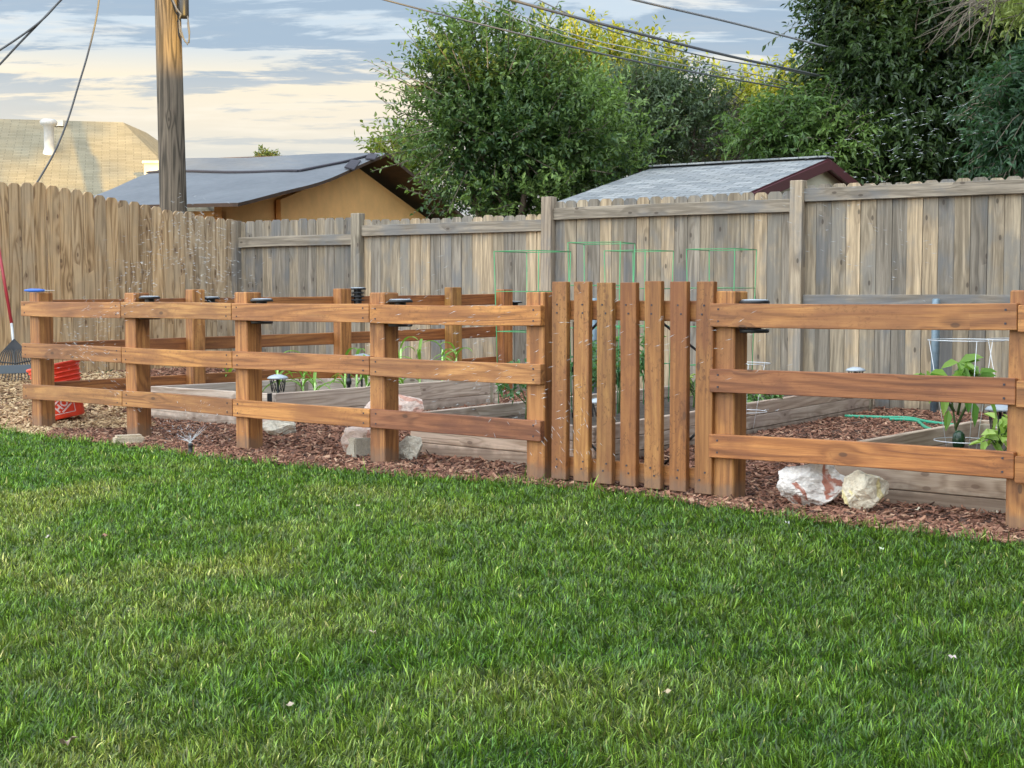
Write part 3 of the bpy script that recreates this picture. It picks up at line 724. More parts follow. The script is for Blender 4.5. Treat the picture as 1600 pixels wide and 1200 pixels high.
tree('broadleaf_tree', 'grey green tree just right of the large leafy tree', (P(1020, 300, Y=Y1).x, Y1, 0), 1.5,
     [bb(1010, 200, Y1, 75, 80), bb(950, 230, Y1, 70, 90), bb(1070, 180, Y1, 60, 60), bb(1000, 150, Y1, 60, 35)],
     1900, .40, .09, .032, (.05, .085, .045), (.14, .19, .10), per=13, tr=.1)
tree('broadleaf_tree', 'dark purplish bush with bare twigs above the grey shed roof', (P(1110, 300, Y=23.5).x, 23.5, 0), 1.6,
     [bb(1100, 225, 23.5, 55, 55), bb(1140, 240, 23.5, 45, 45), bb(1125, 190, 23.5, 40, 35)],
     420, .40, .07, .03, (.05, .045, .035), (.10, .10, .06), per=8, tr=.09)
# right hand big tree, drooping long leaves
Y2 = 20.5
tree('willow_leaf_tree', 'huge dark green tree filling the upper right corner', (P(1500, 300, Y=Y2+1).x, Y2+1, 0), 1.8,
     [bb(1430, 110, Y2, 120, 120), bb(1540, 60, Y2, 130, 130), bb(1400, 210, Y2, 130, 80), bb(1480, 240, Y2, 150, 80), bb(1350, 100, Y2, 75, 100), bb(1610, 200, Y2-.6, 120, 110), bb(1450, -60, Y2, 160, 100), bb(1680, 80, Y2, 120, 180), bb(1320, 190, Y2, 80, 55), bb(1340, 15, Y2, 70, 30), bb(1295, 90, Y2, 30, 18), bb(1310, 20, Y2, 40, 22)],
     7600, .46, .105, .042, (.008, .024, .008), (.070, .120, .030), per=13, droop=.45, tr=.16, limbs=14, up=.1,
     sprigs=[sprig(1290, 80, 1200, 95, Y2), sprig(1290, 70, 1205, 80, Y2), sprig(1280, 35, 1195, 35, Y2), sprig(1290, 30, 1230, 15, Y2), sprig(1290, 85, 1240, 90, Y2), sprig(1310, 150, 1250, 120, Y2), sprig(1300, 180, 1220, 175, Y2), sprig(1290, 10, 1240, -5, Y2), sprig(1290,200,1215,195,Y2)])
tree('willow_leaf_tree', 'blue green leafy tree edge at right just behind the fence', (P(1640, 300, Y=14).x, 14, 0), 1.4,
     [bb(1600, 220, 14, 60, 75), bb(1650, 160, 14, 70, 100), bb(1590, 160, 14, 45, 50)],
     900, .36, .09, .03, (.018, .055, .026), (.075, .16, .07), per=12, droop=.45, tr=.08, up=.1)
# gold-lit trees beyond
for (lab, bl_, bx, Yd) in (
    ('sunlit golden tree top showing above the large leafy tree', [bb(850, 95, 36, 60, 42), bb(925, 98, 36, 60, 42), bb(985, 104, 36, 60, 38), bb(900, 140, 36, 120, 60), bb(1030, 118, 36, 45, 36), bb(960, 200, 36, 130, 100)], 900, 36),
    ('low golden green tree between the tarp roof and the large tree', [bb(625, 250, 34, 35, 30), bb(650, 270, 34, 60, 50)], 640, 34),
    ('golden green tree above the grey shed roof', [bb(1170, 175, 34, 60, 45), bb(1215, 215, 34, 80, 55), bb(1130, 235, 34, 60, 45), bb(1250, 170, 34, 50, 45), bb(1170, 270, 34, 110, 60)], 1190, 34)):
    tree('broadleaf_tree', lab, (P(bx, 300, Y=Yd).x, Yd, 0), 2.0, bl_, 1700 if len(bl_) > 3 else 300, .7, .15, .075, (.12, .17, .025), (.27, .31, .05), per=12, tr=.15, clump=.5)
tree('broadleaf_tree', 'mid green tree between the golden tree and the huge dark tree', (P(1240, 300, Y=20).x, 20, 0), 1.5,
     [bb(1240, 200, 20, 60, 42), bb(1290, 215, 20, 70, 60), bb(1190, 215, 20, 40, 25)], 900, .42, .10, .035, (.06, .12, .03), (.16, .25, .06), per=12, tr=.08, droop=.3)
tree('broadleaf_tree', 'tiny far tree top just above the tarp roof ridge', (P(415, 300, Y=60).x, 60, 0), 4.0, [bb(415, 243, 60, 9, 3), bb(418, 250, 60, 14, 5)], 70, .35, .14, .09, (.06, .10, .05), (.12, .17, .08), per=10, tr=.15)
# near overhanging branch, upper right
t = thing('overhanging_branch', 'bare curling twigs with pale green leaves in the top right corner', 'branch', P(1620, -40, Y=13))
mb = MB(); rp = random.Random(3); lp, ldn = [], []
for k in range(46):
    a = P(rp.uniform(1520, 1620), rp.uniform(-40, 20), Y=13+rp.uniform(-.5, .5)); b_ = P(rp.uniform(1430, 1570), rp.uniform(0, 95), Y=13+rp.uniform(-.6, .6))
    mid = (a+b_)/2+Vector((rp.uniform(-.08, .08), 0, rp.uniform(.0, .12)))
    q = [a, a*.5+mid*.5+Vector((0, 0, .03)), mid, mid*.45+b_*.55, b_, b_+Vector((rp.uniform(-.06, .03), 0, rp.uniform(-.05, .05)))]
    tube(mb, q, [.0045, .004, .0035, .003, .0022, .0015], 5, cap=False)
mb.build('twigs', M['twig'], t)
n = 1100; c = P(1580, 5, Y=13); pos = np.array(c)+rng.normal(size=(n, 3))*np.array((.16, .2, .11)); pos[:, 0] += .1
leafmesh('leaves', pos, sph(n)+np.array((-.2, 0, -.5)), sph(n), rng.uniform(.05, .1, n), rng.uniform(.015, .03, n), np.array((.30, .36, .11))*rng.uniform(.7, 1.2, (n, 1)), t)

# ------------------------------------------------------------------ utility pole and wires
pc = P(271, 330, Y=17.3); ptp = P(262, 0, Y=17.3); dtop = (ptp-pc)*1.9
up_ = thing('utility_pole', 'weathered brown wooden utility pole behind the left fence', 'utility pole', (pc.x, pc.y, 0))
mb = MB(); n = 14; pts = []; rr = []
p0 = pc-(ptp-pc)/(ptp.z-pc.z)*(pc.z+.3)
for i in range(n+1): pts.append(p0+(ptp-p0)*1.8*i/n); rr.append(.165-.03*i/n)
tube(mb, pts, rr, 28); mb.build('pole_shaft', M['pole'], up_)
mb = MB(); c = P(287, 12, Y=17.15); lathe(mb, (c.x, c.y, c.z-.12), [(0, 0), (.055, 0), (.06, .03), (.06, .5), (0, .52)], 16); mb.build('terminal_box', M['black'], up_)
mb = MB()
tube(mb, [P(268, -5, Y=17.12), P(276, 14, Y=17.1), P(283, 22, Y=17.08), P(280, 30, Y=17.08)], .012, 6)
tube(mb, [P(280, 28, Y=17.1), P(281, 50, Y=17.1), P(290, 66, Y=17.1), P(295, 67, Y=17.1), P(296, 50, Y=17.1), P(293, 25, Y=17.1)], .009, 6)
tube(mb, [P(281, 40, Y=17.1), P(287, 60, Y=17.1), P(293, 70, Y=17.1), P(296, 60, Y=17.1), P(293, 35, Y=17.1)], .008, 6)
mb.build('cable_loop', M['cable'], up_)
def wire(label, pts, r, m='cable', group=None):
    q = [P(x, y, Y=Y) for x, y, Y in pts]; out = []
    for i in range(len(q)-1):
        a, b_ = q[i], q[i+1]; p_, n_ = q[max(i-1, 0)], q[min(i+2, len(q)-1)]
        for k in range(8):
            t_ = k/8; out.append(.5*((2*a)+(b_-p_)*t_+(2*p_-5*a+4*b_-n_)*t_*t_+(3*a-p_-3*b_+n_)*t_**3))
    out.append(q[-1]); mb = MB(); tube(mb, out, r, 8); o = mb.build('overhead_wire', M[m], origin=q[0]); return setp(o, label, 'wire', group)
wire('thick dark overhead cable running down right across the tree tops', [(700, -35, 15), (800, 0, 15), (1000, 53, 15.3), (1150, 90, 16.5), (1275, 117, 20), (1340, 134, 23)], .015)
wire('thin lower cable hugging the thick dark overhead cable', [(800, -20, 15.2), (940, 43, 15.3), (1100, 88, 16.2), (1240, 112, 19), (1340, 136, 23)], .006)
wire('lowest overhead wire crossing in front of the large tree', [(540, -20, 16), (602, 0, 16), (800, 50, 16), (1000, 97, 16.5), (1225, 138, 20), (1300, 154, 24)], .010)
wire('topmost overhead cable entering the huge dark tree', [(900, -25, 15), (993, 0, 15), (1150, 37, 17), (1325, 82, 21), (1380, 97, 24)], .013, 'cable2')
wire('faint upper wire of the thin pair above the tree tops', [(740, -5, 18), (900, 55, 18), (1050, 88, 18), (1230, 128, 20), (1290, 145, 24)], .006, 'cable2')
wire('faint lower wire of the thin pair above the tree tops', [(740, 3, 18), (900, 62, 18), (1050, 98, 18), (1200, 128, 20), (1280, 147, 24)], .006, 'cable2')
wire('upper of two dark wires crossing the top left corner', [(-60, 112, 12), (0, 78, 12), (60, 36, 12), (95, 0, 12), (140, -50, 12)], .009)
wire('lower of two dark wires crossing the top left corner', [(-40, 140, 12.05), (0, 100, 12.05), (30, 68, 12.02), (62, 35, 12.02), (100, -5, 12.02)], .009)
tw = [(55+102*(1-t_)**1.0*(1-.35*t_*(1-t_))*1.0, 290*t_, 16.) for t_ in np.linspace(-.1, 1, 9)]
wire('twisted dark cable hanging down to the left fence', [(157, -20, 16), (150, 30, 16), (137, 85, 16), (122, 135, 16), (105, 190, 16), (84, 240, 16), (55, 290, 16)], .011)

# ------------------------------------------------------------------ houses and sheds beyond
def slab(mb, pts, t, bcu=None, tint=(1, 1, 1), under=None):
    """thick roof sheet from 4 corners (upper face)"""
    a, b_, c, d = [Vector(p) for p in pts]; n = (b_-a).cross(d-a).normalized()
    if n.z < 0: n = -n
    U = (b_-a).normalized(); V = (d-a)-U*(d-a).dot(U); V.normalize()
    vs = [a, b_, c, d]+[p-n*t for p in (a, b_, c, d)]
    bc = [((p-a).dot(U), (p-a).dot(V), 0) for p in vs]
    cm = mb.cm
    mb.add(vs, [(0, 1, 2, 3)], bc, tint)
    if under is not None: mb.cm = under
    mb.add(vs, [(7, 6, 5, 4), (0, 4, 5, 1), (1, 5, 6, 2), (2, 6, 7, 3), (3, 7, 4, 0)], bc, tint); mb.cm = cm
# tarp shed
sh = thing('shed', 'peach walled shed with a grey tarp roof behind the left fence', 'shed', (-3, 22, 0))
E1 = Vector((-3.7, 20, 2.26)); AP = Vector((-2.1, 25, 3.41)); E2 = Vector((-.36, 30, 2.10)); RD = Vector((-.949, .317, 0))
n = 16; mb = MB(); vs, bc = [], []
Lr, Le = 3.85, 2.75
for i in range(n+1):
    for j in range(n+1):
        u, v = i/n, j/n
        lo = E1+RD*Le*u; hi = AP+RD*Lr*u
        p = lo*(1-v)+hi*v
        p = p+Vector((0, 0, -.10*math.sin(math.pi*v)*(1-u)**3 + .02*math.sin(9*u+5*v)*math.sin(7*v)))
        vs.append(p); bc.append((u*4, v*5, 0))
nv = len(vs); vs += [p-Vector((0, 0, .05)) for p in vs]; bc += bc
q = lambda i, j: i*(n+1)+j
fs = [(q(i, j), q(i+1, j), q(i+1, j+1), q(i, j+1)) for i in range(n) for j in range(n)]
mb.add(vs, fs, bc, smooth=True)
fs2 = [(nv+q(i, j+1), nv+q(i+1, j+1), nv+q(i+1, j), nv+q(i, j)) for i in range(n) for j in range(n)]
fs2 += [(q(0, j), q(0, j+1), nv+q(0, j+1), nv+q(0, j)) for j in range(n)]+[(q(i+1, 0), q(i, 0), nv+q(i, 0), nv+q(i+1, 0)) for i in range(n)]+[(q(n, j+1), q(n, j), nv+q(n, j), nv+q(n, j+1)) for j in range(n)]
mb.cm = 1; mb.add(vs, fs2, bc)
rf = mb.build('roof', [M['tarp'], M['darkwood']], sh)
mb = MB(); mb.cm = 0; slab(mb, [AP, AP+RD*Lr, E2+RD*Lr, E2], .06, under=1); mb.build('roof', [M['tarp'], M['darkwood']], sh)
def roofp(u, v, dz=.02):
    p = (E1+RD*Le*u)*(1-v)+(AP+RD*Lr*u)*v; return p+Vector((0, 0, -.10*math.sin(math.pi*v)*(1-u)**3+.02*math.sin(9*u+5*v)*math.sin(7*v)+dz))
for row in ([(1.0, .63), (.5, .63), (.2, .62)], [(.2, .62), (.1, .80), (.05, .96)], [(.05, .83), (0., .70)], [(.04, .95), (0., .86)]):
    mb = MB(); pp = []
    for i in range(len(row)-1):
        for k in range(7): t_ = k/6; pp.append(roofp(row[i][0]*(1-t_)+row[i+1][0]*t_, row[i][1]*(1-t_)+row[i+1][1]*t_))
    wv = Vector((.3, .9, .2)).normalized()
    for i in range(len(pp)-1):
        if (pp[i+1]-pp[i]).length > .01: board(mb, pp[i], pp[i+1], .16 if row[0][0] < .5 and row[0][0] > .02 and len(row) == 2 else .09, .025, wv, c=.002)
    mb.build('batten', M['darkstrip'], sh)
# walls: inset from the eaves
GD = (E2-E1); GD.z = 0; GD.normalize(); IN = RD
w0 = E1+GD*.7+IN*.65; w1 = E2-GD*.7+IN*.65; wa = AP+IN*.65
def wall(mb, poly, t, n):
    k = len(poly); vs = [Vector(p) for p in poly]+[Vector(p)+n*t for p in poly]
    bc = [(p.x, p.z, p.y) for p in vs]
    mb.add(vs, [tuple(range(k)), tuple(range(2*k-1, k-1, -1))]+[((i+1) % k, i, i+k, (i+1) % k+k) for i in range(k)], bc)
mb = MB(); sl_ = (3.41-2.26)/((AP-E1).xy.length)
wall(mb, [(w0.x, w0.y, 0), (w1.x, w1.y, 0), (w1.x, w1.y, 2.1), (wa.x, wa.y, 3.24), (w0.x, w0.y, 2.26)], .12, IN)
mb.build('gable_wall', M['peach'], sh)
mb = MB(); a = w0; b_ = a+IN*2.2
wall(mb, [(a.x, a.y, 0), (b_.x, b_.y, 0), (b_.x, b_.y, 2.2), (a.x, a.y, 2.2)], .12, GD); mb.build('side_wall', M['peach'], sh)
fp = w0+GD*1.6-IN*.10; f2_ = w1-GD*.2-IN*.10; fa = wa-IN*.10
mb = MB(); wall(mb, [(fp.x, fp.y, 2.12), (f2_.x, f2_.y, 1.9), (f2_.x, f2_.y, 2.14), (fa.x, fa.y, 3.17), (fp.x, fp.y, 2.45)], .08, IN); mb.build('gable_panel', M['peach'], sh)

# shingle shed right
s2_ = thing('shed', 'cream shed with grey shingle roof and maroon trim behind the board fence', 'shed', (3, 16.5, 0))
A = P(1295, 247, Y=17.0); Bk = P(1020, 262, Y=18.3); Bk.z = A.z-.02
rd = (Bk-A); rd.z = 0; Lr2 = rd.length; rd.normalize(); gd = Vector((-rd.y, rd.x, 0));
if gd.y < 0: gd = -gd
Wd = 2.35; ez = 2.02
pl = lambda s_, side, z, k=0: Vector((A.x, A.y, 0))+rd*s_+gd*side+Vector((0, 0, z))
EZ = ez; slp = (A.z-ez)/Wd
for sgn in (-1, 1):
    Wd = 2.35 if sgn < 0 else 3.1; ez = A.z-slp*Wd
    mb = MB(); mb.cm = 0
    slab(mb, [pl(0, sgn*Wd, ez), pl(Lr2, sgn*Wd, ez), pl(Lr2, 0, A.z), pl(0, 0, A.z)], .05, under=1); mb.build('roof', [M['shingle'], M['maroon']], s2_)
    mb = MB(); q0, q1 = pl(-.015, sgn*Wd, ez-.075), pl(-.015, 0, A.z-.075)
    board(mb, q0, q1, .11, .03, (0, 0, 1), c=.003); mb.build('fascia_board', M['maroon'], s2_)
    mb = MB(); q0, q1 = pl(.06, sgn*Wd, ez-.068), pl(.06, 0, A.z-.068)
    board(mb, q0, q1, .02, .12, (0, 0, 1), c=.003); mb.build('soffit', M['maroon'], s2_)
mb = MB(); board(mb, pl(-.02, 0, A.z+.012), pl(Lr2, 0, A.z+.012), .22, .02, gd, (1, 1, 1), c=.003)
mb.build('ridge_cap', M['shingle'], s2_)
Wd = 2.35; ez = EZ
mb = MB(); wall(mb, [pl(.11, -2.2, 0), pl(.11, 2.9, 0), pl(.11, 2.9, A.z-slp*2.9-.08), pl(.11, 0, A.z-.08), pl(.11, -2.2, A.z-slp*2.2-.08)], .1, rd); mb.build('gable_wall', M['cream'], s2_)
for sgn in (-1, 1):
    mb = MB(); a, b_ = pl(.32, sgn*Wd*.88, 0), pl(Lr2-.1, sgn*Wd*.88, 0)
    wall(mb, [a, b_, b_+Vector((0, 0, ez)), a+Vector((0, 0, ez))], .08, -gd*sgn); mb.build('side_wall', M['cream'], s2_)

# far left house
hs = thing('house', 'house at far left with grey shingle roof partly lit golden', 'house', (-9, 32, 0))
YH = 30
r0 = P(-200, 176, Y=YH); r1 = P(192, 191, Y=YH+1.2); e1 = P(262, 262, Y=YH-1); 
r0.z = r1.z; e0z = 2.5
e0 = P(-260, 330, Y=YH-5); e0.z = e0z; e1 = P(330, 330, Y=YH-3.4); e1.z = e0z
mb = MB(); a, b_, c, d = e0, e1, r1, r0
U = (b_-a).normalized(); V = ((d-a)-U*(d-a).dot(U)).normalized()
mb.add([a, b_, c, d], [(0, 1, 2, 3)], [((p-a).dot(U), (p-a).dot(V), 0) for p in (a, b_, c, d)])
back = Vector((0, 9, 0))
mb.add([e1, e1+back*1.05, r1+Vector((0,2.0,0)), r1], [(0, 1, 2, 3)], [(0, 0, 0), (6, 0, 0), (6, 4, 0), (0, 4, 0)])
mb.add([e0+back*1.05, e1+back*1.05, r1+Vector((0,2.0,0)), r0+Vector((0,2.0,0))], [(0, 3, 2, 1)], [(0, 0, 0), (12, 0, 0), (10, 4, 0), (0, 4, 0)])
mb.build('roof', M['shingle2'], hs)
mb = MB(); cw = (e0+e1)/2+Vector((0, 5, 0)); wall(mb, [(e0.x+.4, e0.y+.9, 0), (e1.x-.5, e1.y+.5, 0), (e1.x-.5, e1.y+.5, e0z+.1), (e0.x+.4, e0.y+.9, e0z+.1)], 6., Vector((0, 1, 0))); mb.build('wall', M['whitew'], hs)
def onroof(px, py):
    n = (b_-a).cross(d-a).normalized(); o0 = Vector((0, 0, H)); r_ = P(px, py, Y=10)-o0
    return o0+r_*((a-o0).dot(n)/r_.dot(n))
vp = onroof(77, 240)
mb = MB(); lathe(mb, (vp.x, vp.y, vp.z-.1), [(.15, 0), (.12, .12), (.095, .2), (.095, .62), (.16, .66), (.165, .72), (.12, .76), (0, .77)], 20); mb.build('vent_pipe', M['white'], hs)
vq = onroof(88, 197)
mb = MB(); box(mb, (vq.x+.06, vq.y, vq.z+.05), (.22, .22, .12)); mb.build('ridge_vent', M['white'], hs)
bv = P(240, 262, Y=27)
mb = MB(); box(mb, (bv.x, bv.y, bv.z-.53), (.28, .28, 1.2)); box(mb, (bv.x, bv.y, bv.z+.09), (.34, .34, .05)); mb.build('chimney', M['white'], hs)

# unseen house, wing and trees, added to shade the yard and shape the sun
def blk(mb, x0, x1, y0, y1, z0, z1): box(mb, ((x0+x1)/2, (y0+y1)/2, (z0+z1)/2), (x1-x0, y1-y0, z1-z0))
M['brownw'] = plain('brown_siding', (.20, .16, .12), .8, 0, .1, 3)
hh = thing('house', 'unseen long brown sided house added behind the viewer to shade the lawn', 'house', (8, -18, 0))  # added out of view as a blocker for the low sun
mb = MB(); blk(mb, -12, 40, -22, -16, 0, 4.6); mb.build('wall', M['brownw'], hh)
mb = MB(); wall(mb, [(-12.5, -22.5, 4.5), (40.5, -22.5, 4.5), (40.5, -19, 6.6), (-12.5, -19, 6.6)], .1, Vector((0, 0, 1)))
wall(mb, [(-12.5, -15.5, 4.5), (-12.5, -19, 6.6), (40.5, -19, 6.6), (40.5, -15.5, 4.5)], .1, Vector((0, 0, 1))); mb.build('roof', M['shingle2'], hh)
h2 = thing('house', 'unseen brown house wing added at right to darken the post sides', 'house', (9, -4, 0))  # added blocker: hides sky at right so post sides go darker
mb = MB(); blk(mb, 6.5, 13, -12, 4.5, 0, 4.6); mb.build('wall', M['brownw'], h2)
mb = MB(); wall(mb, [(6, -12.5, 4.5), (6, 5, 4.5), (10, 5, 5.7), (10, -12.5, 5.7)], .1, Vector((0, 0, 1)))
wall(mb, [(13.5, -12.5, 4.5), (10, -12.5, 5.7), (10, 5, 5.7), (13.5, 5, 4.5)], .1, Vector((0, 0, 1))); mb.build('roof', M['shingle2'], h2)
LG = ((.03, .07, .02), (.08, .14, .04))
tree('broadleaf_tree', 'unseen dense tree added at right by the house wing to block sky light', (7.2, 6.5, 0), 1.5, [(7.2, 7.5, 3.6, 2.0, 2.2, 3.0), (7.0, 4.5, 3.4, 1.8, 2.4, 3.0), (7.4, 6, 1.6, 2.0, 3.5, 1.6)], 900, .8, .26, .16, *LG, per=12, tr=.2)  # added out of view, cuts more sky light from the right-facing sides
tree('broadleaf_tree', 'unseen tall tree added behind the viewer to break up the low sun', (2, -23.5, 0), 5, [(6.9, -23.5, 8.9, 4.3, 1.5, 2.1), (0, -23.5, 8.5, 4.5, 1.6, 2)], 600, 1.1, .34, .2, *LG, per=12, tr=.25)  # added crown, shaped to leave a sun gap for pole and far roof
tree('broadleaf_tree', 'unseen spreading tree added behind the viewer at right to block the low sun', (16, -23.5, 0), 5, [(17.6, -23.5, 8.8, 3.9, 1.8, 2.6), (21, -23.5, 9, 5, 1.8, 2.6), (27, -23.5, 8.2, 5, 1.8, 2.2)], 1100, 1.1, .34, .2, *LG, per=12, tr=.25)  # added crown, keeps direct sun off the centre and right trees

# ------------------------------------------------------------------ lanterns on the posts
def lantern(p, label, white=True, s=1.):
    t = thing('post_lantern', label, 'solar light', p, 'solar lanterns on the fence posts')
    x, y, z = p
    mb = MB(); lathe(mb, (x, y, z), [(0, .0), (.07*s, 0), (.074*s, .006), (.074*s, .018), (0, .019)], 20); mb.build('base_plate', M['black'], t)
    mb = MB()
    for k in range(3): lathe(mb, (x, y, z+.045*s+.032*s*k), [(.05*s, 0), (.066*s, .006), (.05*s, .014)], 20)
    lathe(mb, (x, y, z+.015), [(.035*s, 0), (.035*s, .13*s)], 12); mb.build('louvre', M['black'], t)
    mb = MB(); lathe(mb, (x, y, z+.145*s), [(0, 0), (.073*s, 0), (.076*s, .008), (.07*s, .016)], 24); mb.build('cap', M['black'], t)
    mb = MB(); lathe(mb, (x, y, z+.145*s+.0165), [(.068*s, 0), (.06*s, .004), (0, .006)], 24); mb.build('solar_disc', M['solar'], t)
    mb = MB()
    return t
pls = [(fl_left[1]+D1*(PW/2+.075), 'black solar lantern on the second post from the left end', .86), (fl_left[2]+D1*(PW/2+.075), 'black solar lantern on the post right of the sprinkler', .845),
       (fl_left[3]+D1*(PW/2+.075), 'black solar lantern on the post beside the stone block', .845), (fl_right[0]+D1*(PW/2+.078), 'black solar lantern on the post right of the gate', .85),
       (ip[0]+DI*(.06+.075)+NI*.03, 'black solar lantern on the leftmost rear garden post', .85), (ip[1]+DI*(.06+.075)+NI*.05, 'black louvred lantern standing above the rail on the second rear post', .93),
       (ip[3]+DI*(.06+.075), 'black solar lantern on the rear post beside the green wire cage', .80)]
for p, lab, z in pls: lantern((p.x, p.y, z), lab)

# stake solar lights in the beds
def path_light(px, py, Y, label, s=1.):
    c = P(px, py, Y=Y); t = thing('garden_light', label, 'garden light', (c.x, c.y, .15), 'solar stake lights in the beds')
    mb = MB(); lathe(mb, c-Vector((0, 0, .02*s)), [(.0, .0), (.078*s, .0), (.082*s, .008*s), (.07*s, .02*s), (.03*s, .034*s), (0, .036*s)], 24); mb.build('cap', M['solar'], t)
    mb = MB()
    for k in range(8):
        a = 6.283*k/8
        for sg in (-1, 1):
            tube(mb, [c+Vector((math.cos(a+sg*.39*q)*.062*s*(1-.25*q), math.sin(a+sg*.39*q)*.062*s*(1-.25*q), -.02*s-.10*s*q)) for q in (0, .35, .7, 1.)], .0028, 5)
    mb.build('lattice', M['black'], t)
    mb = MB(); zb = .1; tube(mb, [(c.x, c.y, c.z-.02), (c.x, c.y, zb)], .009, 8); mb.build('stake', M['black'], t)
path_light(434, 588, 11.35, 'grey capped solar light with black lattice in the corn bed corner')
path_light(565, 555, 12.4, 'grey capped solar light at the back of the corn bed')
path_light(1337, 576, 12.1, 'grey capped solar light above the mulch near the board fence')
path_light(936, 625, 9.4, 'solar light seen through the gap of the gate', .9)
path_light(1563, 636, 8.0, 'solar light with black lattice behind the bright green plant', 1.)
# irrigation riser
c = P(545, 590, Y=12.0); mb = MB(); tube(mb, [(c.x, c.y, .15), (c.x, c.y, .38), (c.x, c.y, .42)], [.014, .014, .009], 8); tube(mb, [(c.x, c.y, .30), (c.x, c.y, .35)], .022, 8)
setp(mb.build('irrigation_riser', M['black'], origin=(c.x, c.y, .15)), 'black irrigation riser standing in the corn bed', 'sprinkler riser')

# ------------------------------------------------------------------ wire cages
def sq_cage(px, Y, z0, z1, wd, rot, label):
    c = P(px, 457, Y=Y); t = thing('tomato_cage', label, 'plant cage', (c.x, c.y, z0), 'green square wire cages')
    cs = [Vector((math.cos(rot+k*math.pi/2), math.sin(rot+k*math.pi/2), 0))*wd for k in range(4)]
    for k in range(4):
        mb = MB(); b0 = Vector((c.x, c.y, 0))+cs[k]*.88; tube(mb, [b0+Vector((0, 0, z0)), Vector((c.x, c.y, 0))+cs[k]+Vector((0, 0, z1))], .0034, 6); mb.build('upright', M['greenwire'], t)
    for z in np.linspace(z1, z0+.3, 4):
        k_ = .88+.12*(z-z0)/(z1-z0); q = [Vector((c.x, c.y, z))+s_*k_ for s_ in cs]; mb = MB()
        for k in range(4): tube(mb, [q[k], q[(k+1) % 4]], .0030, 6)
        mb.build('ring', M['greenwire'], t)
sq_cage(832, 10.3, .2, 1.335, .27, R(8), 'green wire cage farthest left, beside the gate post')
sq_cage(940, 10.5, .2, 1.40, .27, R(25), 'green wire cage behind the second and third gate pickets')
sq_cage(998, 11.4, .2, 1.37, .27, R(5), 'green wire cage behind the middle gate pickets')
sq_cage(1127, 11.2, .2, 1.375, .28, R(12), 'green wire cage farthest right, behind the post right of the gate')
def rd_cage(px, Y, z0, z1, r0_, r1_, label, levels=3):
    c = P(px, 457, Y=Y); t = thing('tomato_cage', label, 'plant cage', (c.x, c.y, z0), 'silver round wire cages')
    for k in range(3):
        a = .5+k*2.094; mb = MB(); tube(mb, [(c.x+math.cos(a)*r0_*.5, c.y+math.sin(a)*r0_*.5, z0-.12), (c.x+math.cos(a)*r1_, c.y+math.sin(a)*r1_, z1)], .0016, 6); mb.build('upright', M['silver'], t)
    for i in range(levels):
        f = i/(levels-1); r = r0_+(r1_-r0_)*f; z = z0+(z1-z0)*f; mb = MB()
        tube(mb, [(c.x+math.cos(j*.2094)*r, c.y+math.sin(j*.2094)*r, z) for j in range(30)], .0024, 6, closed=True); mb.build('ring', M['silver'], t)
rd_cage(1511, 7.75, .27, .80, .155, .195, 'silver round cage around the pepper plant', 2)
rd_cage(1600, 8.2, .3, .79, .15, .19, 'silver round cage at the right edge behind the pepper cage', 3)
rd_cage(1165, 9.9, .25, .575, .15, .17, 'low silver round cage behind the post right of the gate', 2)

# ------------------------------------------------------------------ vegetable plants
def blade(mb, base, yaw, L, W, lift, tint, seg=7, curl=1.5):
    """long arching corn leaf"""
    d = Vector((math.cos(yaw), math.sin(yaw), 0)); s_ = Vector((-d.y, d.x, 0)); vs = []; p = Vector(base); a = lift
    for i in range(seg+1):
        f = i/seg; w_ = W*(math.sin(math.pi*min(1, f*.92+.08))**.7)*.5
        nrm = Vector((-d.x*math.sin(a), -d.y*math.sin(a), math.cos(a)))
        vs += [p-s_*w_+nrm*w_*.5, p, p+s_*w_+nrm*w_*.5]
        p = p+(d*math.cos(a)+Vector((0, 0, math.sin(a))))*(L/seg); a -= curl/seg
    fs = []
    for i in range(seg): fs += [(i*3, i*3+1, i*3+4, i*3+3), (i*3+1, i*3+2, i*3+5, i*3+4)]
    mb.add(vs, fs, None, tint, smooth=True)
corn_px = [(355, 12.6, .42), (405, 11.9, .5), (432, 12.1, .62), (472, 12.3, .40), (490, 12.0, .36), (538, 12.6, .58), (556, 12.4, .60), (572, 12.1, .46), (590, 12.6, .42), (612, 12.3, .4), (625, 12.8, .72), (655, 12.7, .62), (690, 12.8, .70), (712, 12.9, .66)]
words = ['first', 'second', 'third', 'fourth', 'fifth', 'sixth', 'seventh', 'eighth', 'ninth', 'tenth', 'eleventh', 'twelfth', 'thirteenth', 'fourteenth']
for i, (px_, Yd, hz) in enumerate(corn_px):
    c = P(px_, 457, Y=Yd); zb = .17
    t = thing('corn_plant', 'young corn plant, %s from the left in the pale raised bed' % words[i], 'plant', (c.x, c.y, zb), 'corn plants in the pale raised bed')
    mb = MB(); tube(mb, [(c.x, c.y, zb-.02), (c.x+.005, c.y, zb+(hz-.15)*.7)], [.010, .006], 8, (.8, 1, .5)); mb.build('stalk', M['leafp'] if 'leafp' in M else M['leaf'], t)
    mb = MB()
    for k in range(7):
        g = random.uniform(.8, 1.25)
        blade(mb, (c.x, c.y, zb+(hz-.15)*(.12+.09*k)), random.uniform(0, 6.28), random.uniform(.22, .34), random.uniform(.022, .034), random.uniform(.9, 1.35), (.20*g, .36*g, .06*g), curl=random.uniform(1.2, 2.4))
    mb.build('leaves', M['leaf'], t)
